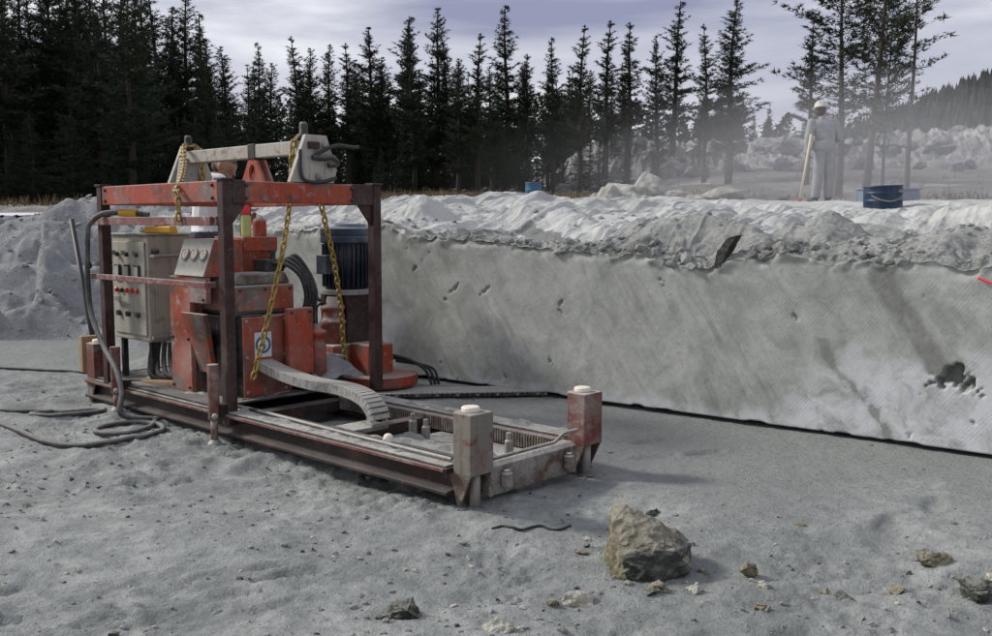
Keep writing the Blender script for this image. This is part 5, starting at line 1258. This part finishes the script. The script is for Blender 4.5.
# worker on the bench, seen from behind
wx, wy = polar(821, 17.3), 17.3; wz = bz(wx, wy)
wk = empty('person', (wx, wy, wz - .01), R(4)); tag(wk, 'worker in dusty grey clothes and white helmet standing with a pole on the bench', 'person')
mb = MB()
capsule(mb, (-.05, 0, .98), (.05, 0, .98), .145, .145); capsule(mb, (0, 0, 1.0), (.01, .02, 1.18), .15, .150); capsule(mb, (-.09, .03, 1.34), (.10, .03, 1.34), .125, .125); capsule(mb, (-.04, 0.01, 1.15), (-.05, .03, 1.32), .14, .13); capsule(mb, (.05, 0.01, 1.15), (.06, .03, 1.32), .14, .13)
capsule(mb, (-.17, .03, 1.41), (.18, .03, 1.41), .062, .062); capsule(mb, (0, .03, 1.42), (0.01, .055, 1.54), .06, .055); head(mb, (.015, .075, 1.62), (.12, 1, -.3), (0, .2, 1))
capsule(mb, (-.20, .02, 1.41), (-.315, -.02, 1.13), .074, .062); capsule(mb, (-.315, -.02, 1.13), (-.345, -.04, .89), .060, .046); hand(mb, (-.345, -.05, .88), (.25, -.35, -1), (.3, 1, 0), .75)
capsule(mb, (.20, .03, 1.41), (.285, .06, 1.14), .074, .062); capsule(mb, (.285, .06, 1.14), (.17, .26, 1.03), .058, .044); hand(mb, (.17, .26, 1.03), (-.8, .5, 0), (0, .2, 1), .5)
for sg in (-1, 1):
    capsule(mb, (sg * .085, 0, .94), (sg * .105, .015, .52), .118, .092); capsule(mb, (sg * .105, .015, .52), (sg * .12, -.01, .13), .092, .082); boots(mb, (sg * .12, -.01, .085), (sg * .25, 1, 0))
def pk(c):
    if c.z > 1.535: return 1
    if c.x < -.27 and c.z < .875: return 1
    if c.x < .165 and c.y > .24 and c.z < 1.12: return 1
    return 2 if c.z < .10 else 0
mb.v = [(v[0] + .05 * math.sin(max(0, v[2]) * 2.2) - .02 * (v[2] > 1.3) * (v[2] - 1.3) * 4, v[1] + .03 * max(0, v[2] - 1.0), v[2]) for v in mb.v]
fuse('body', mb, .0085, [M_cover, M_skin, M_boot], pk, wk, 3)
hm = MB().lathe((0, 0, 0), [(.155, -.012), (.152, -.004), (.122, .0), (.120, .03), (.108, .075), (.075, .112), (.03, .128), (.003, .13)], 24)
for k in (-1, 0, 1): capsule(hm, (k * .04, -.09, .085), (k * .04, .09, .085), .018, .018)
capsule(hm, (0, .11, .0), (0, .165, -.005), .06, .045)
rot = Matrix.Translation((.02, .075, 1.675)) @ Matrix.Rotation(R(-12), 4, 'X') @ Matrix.Rotation(R(-14), 4, 'Z'); hm.v = [tuple(rot @ Vector(v)) for v in hm.v]; hm.v = [(v[0] - .042, v[1] + .02, v[2]) for v in hm.v]; hm.obj('hard_hat', M_helmet, wk, 0, True)
bl_ = MB(); 
bl_.lathe((0, 0, .93), [(.168, 0), (.178, .006), (.172, .06), (.160, .12), (.150, .16)], 24); bl_.v = [(v[0] * 1.2, v[1] * .98, v[2]) for v in bl_.v]; bl_.obj('jacket_hem', M_cover, wk, 0, True)
hw = MB(); capsule(hw, (.005, .05, 1.60), (.008, .055, 1.66), .088, .092, 16); capsule(hw, (.0, .035, 1.575), (.0, .04, 1.62), .06, .075, 12); hw.v = [(v[0] - .045, v[1] + .02, v[2]) for v in hw.v]; fuse('hair', hw, .01, [M_hair], lambda c: 0, wk, 2)
# his pole
pb = Vector((-.45, -.16, -.0)); pt_ = Vector((-.25, -.075, 1.20)); mw = Matrix.Translation(wk.location) @ Matrix.Rotation(R(4), 4, 'Z')
pbw = mw @ pb; pbw.z = bz(pbw.x, pbw.y) + .005; ptw = mw @ pt_
pole = empty('measuring_pole', pbw); tag(pole, 'pale wooden pole with red tip held by the standing worker', 'pole'); dpt = ptw - pbw
MB().tube([dpt * .055, dpt], .023, 8, False).obj('shaft', M_pole, pole, 0, True); MB().tube([(0, 0, 0), dpt * .054], .025, 8, False).obj('tip', M_redlamp, pole, 0, True)

# man behind the machine, bending over it
mx_, my_ = -2.67, 9.05; mz_ = fh(mx_, my_)
mn = empty('person', (mx_, my_, mz_)); tag(mn, 'bareheaded man in white shirt bending forward behind the machine', 'person')
HC = Vector((.15, .0, 1.90 - mz_)); mb = MB(); dz = HC.z - 1.56
ZS = 1.79 - mz_
def zz_(z): return z * (1 + dz / 1.56)
capsule(mb, (-.04, -.06, zz_(.92)), (-.04, .06, zz_(.92)), .135, .135); capsule(mb, (-.04, 0, zz_(.95)), (-.01, 0, ZS - .24), .14, .145); capsule(mb, (.0, -.08, ZS - .10), (.0, .08, ZS - .10), .125, .125)
capsule(mb, (.0, -.17, ZS), (.0, .17, ZS), .066, .066); capsule(mb, (.02, 0, ZS + .01), HC + Vector((-.03, 0, -.08)), .065, .058); head(mb, HC, (1, -.22, -.42), (.35, 0, 1))
capsule(mb, (.0, -.20, ZS), (.17, -.22, ZS), .066, .055); capsule(mb, (.17, -.22, ZS), (.34, -.15, zz_(1.22)), .052, .04); hand(mb, (.34, -.15, zz_(1.22)), (.8, .1, -.5), (0, 1, .2), .5)
capsule(mb, (.0, .20, ZS), (.10, .24, zz_(1.14)), .066, .052); capsule(mb, (.10, .24, zz_(1.14)), (.34, .12, zz_(1.10)), .05, .038); hand(mb, (.34, .12, zz_(1.10)), (1, -.1, -.1), (0, -.2, 1), .5)
for sg in (-1, 1):
    capsule(mb, (-.04, sg * .085, .88), (-.01, sg * .10, .48), .10, .07); capsule(mb, (-.01, sg * .10, .48), (-.05, sg * .11, .11), .068, .052); boots(mb, (-.05, sg * .11, .085), (1, sg * .2, 0))
def pk2(c):
    if (Vector(c) - HC).length < .155 and c.z > HC.z - .12: return 1
    if c.x > .345: return 1
    if c.z < .10: return 3
    return 2 if c.z < zz_(.98) else 0
bdy = fuse('body', mb, .0085, [M_shirt, M_skin, M_trouser, M_boot], pk2, mn, 3)
hr = MB(); f_ = Vector((1, -.22, -.42)).normalized(); u_ = Vector((.35, 0, 1)); u_ = (u_ - f_ * u_.dot(f_)).normalized()
capsule(hr, HC + u_ * .062 - f_ * .045, HC + u_ * .065 + f_ * .03, .078, .068, 16); capsule(hr, HC - u_ * .005 - f_ * .06, HC + u_ * .06 - f_ * .05, .068, .07, 14)
fuse('hair', hr, .009, [M_hair], lambda c: 0, mn, 2)
s_v = f_.cross(u_)
for sg in (-1, 1): 
    ey = MB(); capsule(ey, HC + f_ * .088 + u_ * .012 + s_v * sg * .033, HC + f_ * .09 + u_ * .012 + s_v * sg * .036, .010, .010, 8); ey.obj('eye', M_eye, mn, 0, True)

# ------------------------------------------------------------------ stone dust hanging in the air around the worker
def dust(c, r, dens):
    bm = bmesh.new(); bmesh.ops.create_icosphere(bm, subdivisions=4, radius=1); me = bpy.data.meshes.new('haze'); bm.to_mesh(me); bm.free()
    o = bpy.data.objects.new('haze', me); COL.objects.link(o); o.location = c; o.scale = r
    m = bpy.data.materials.new('dust haze'); m.use_nodes = True; t = m.node_tree; t.nodes.clear()
    out = t.nodes.new('ShaderNodeOutputMaterial'); v = t.nodes.new('ShaderNodeVolumePrincipled'); v.inputs['Color'].default_value = (.9, .9, .92, 1); v.inputs['Density'].default_value = dens
    t.links.new(v.outputs[0], out.inputs['Volume']); me.materials.append(m)
    tag(o, 'pale stone dust drifting in the air around the worker', 'dust', kind='stuff'); return o
for k in range(9):
    q_ = 1.0 - .09 * k; dust((10.8 - .3 * k, 27 - .7 * k, 1.9), (12.5 * q_, 10 * q_, 3.3 * q_), .0011 + .00008 * k)
for k in range(6):
    q_ = 1.0 - .14 * k; dust((7.2 - .12 * k, 17.6, 1.9), (5.6 * q_, 3.4 * q_, 2.0 * q_), .022)
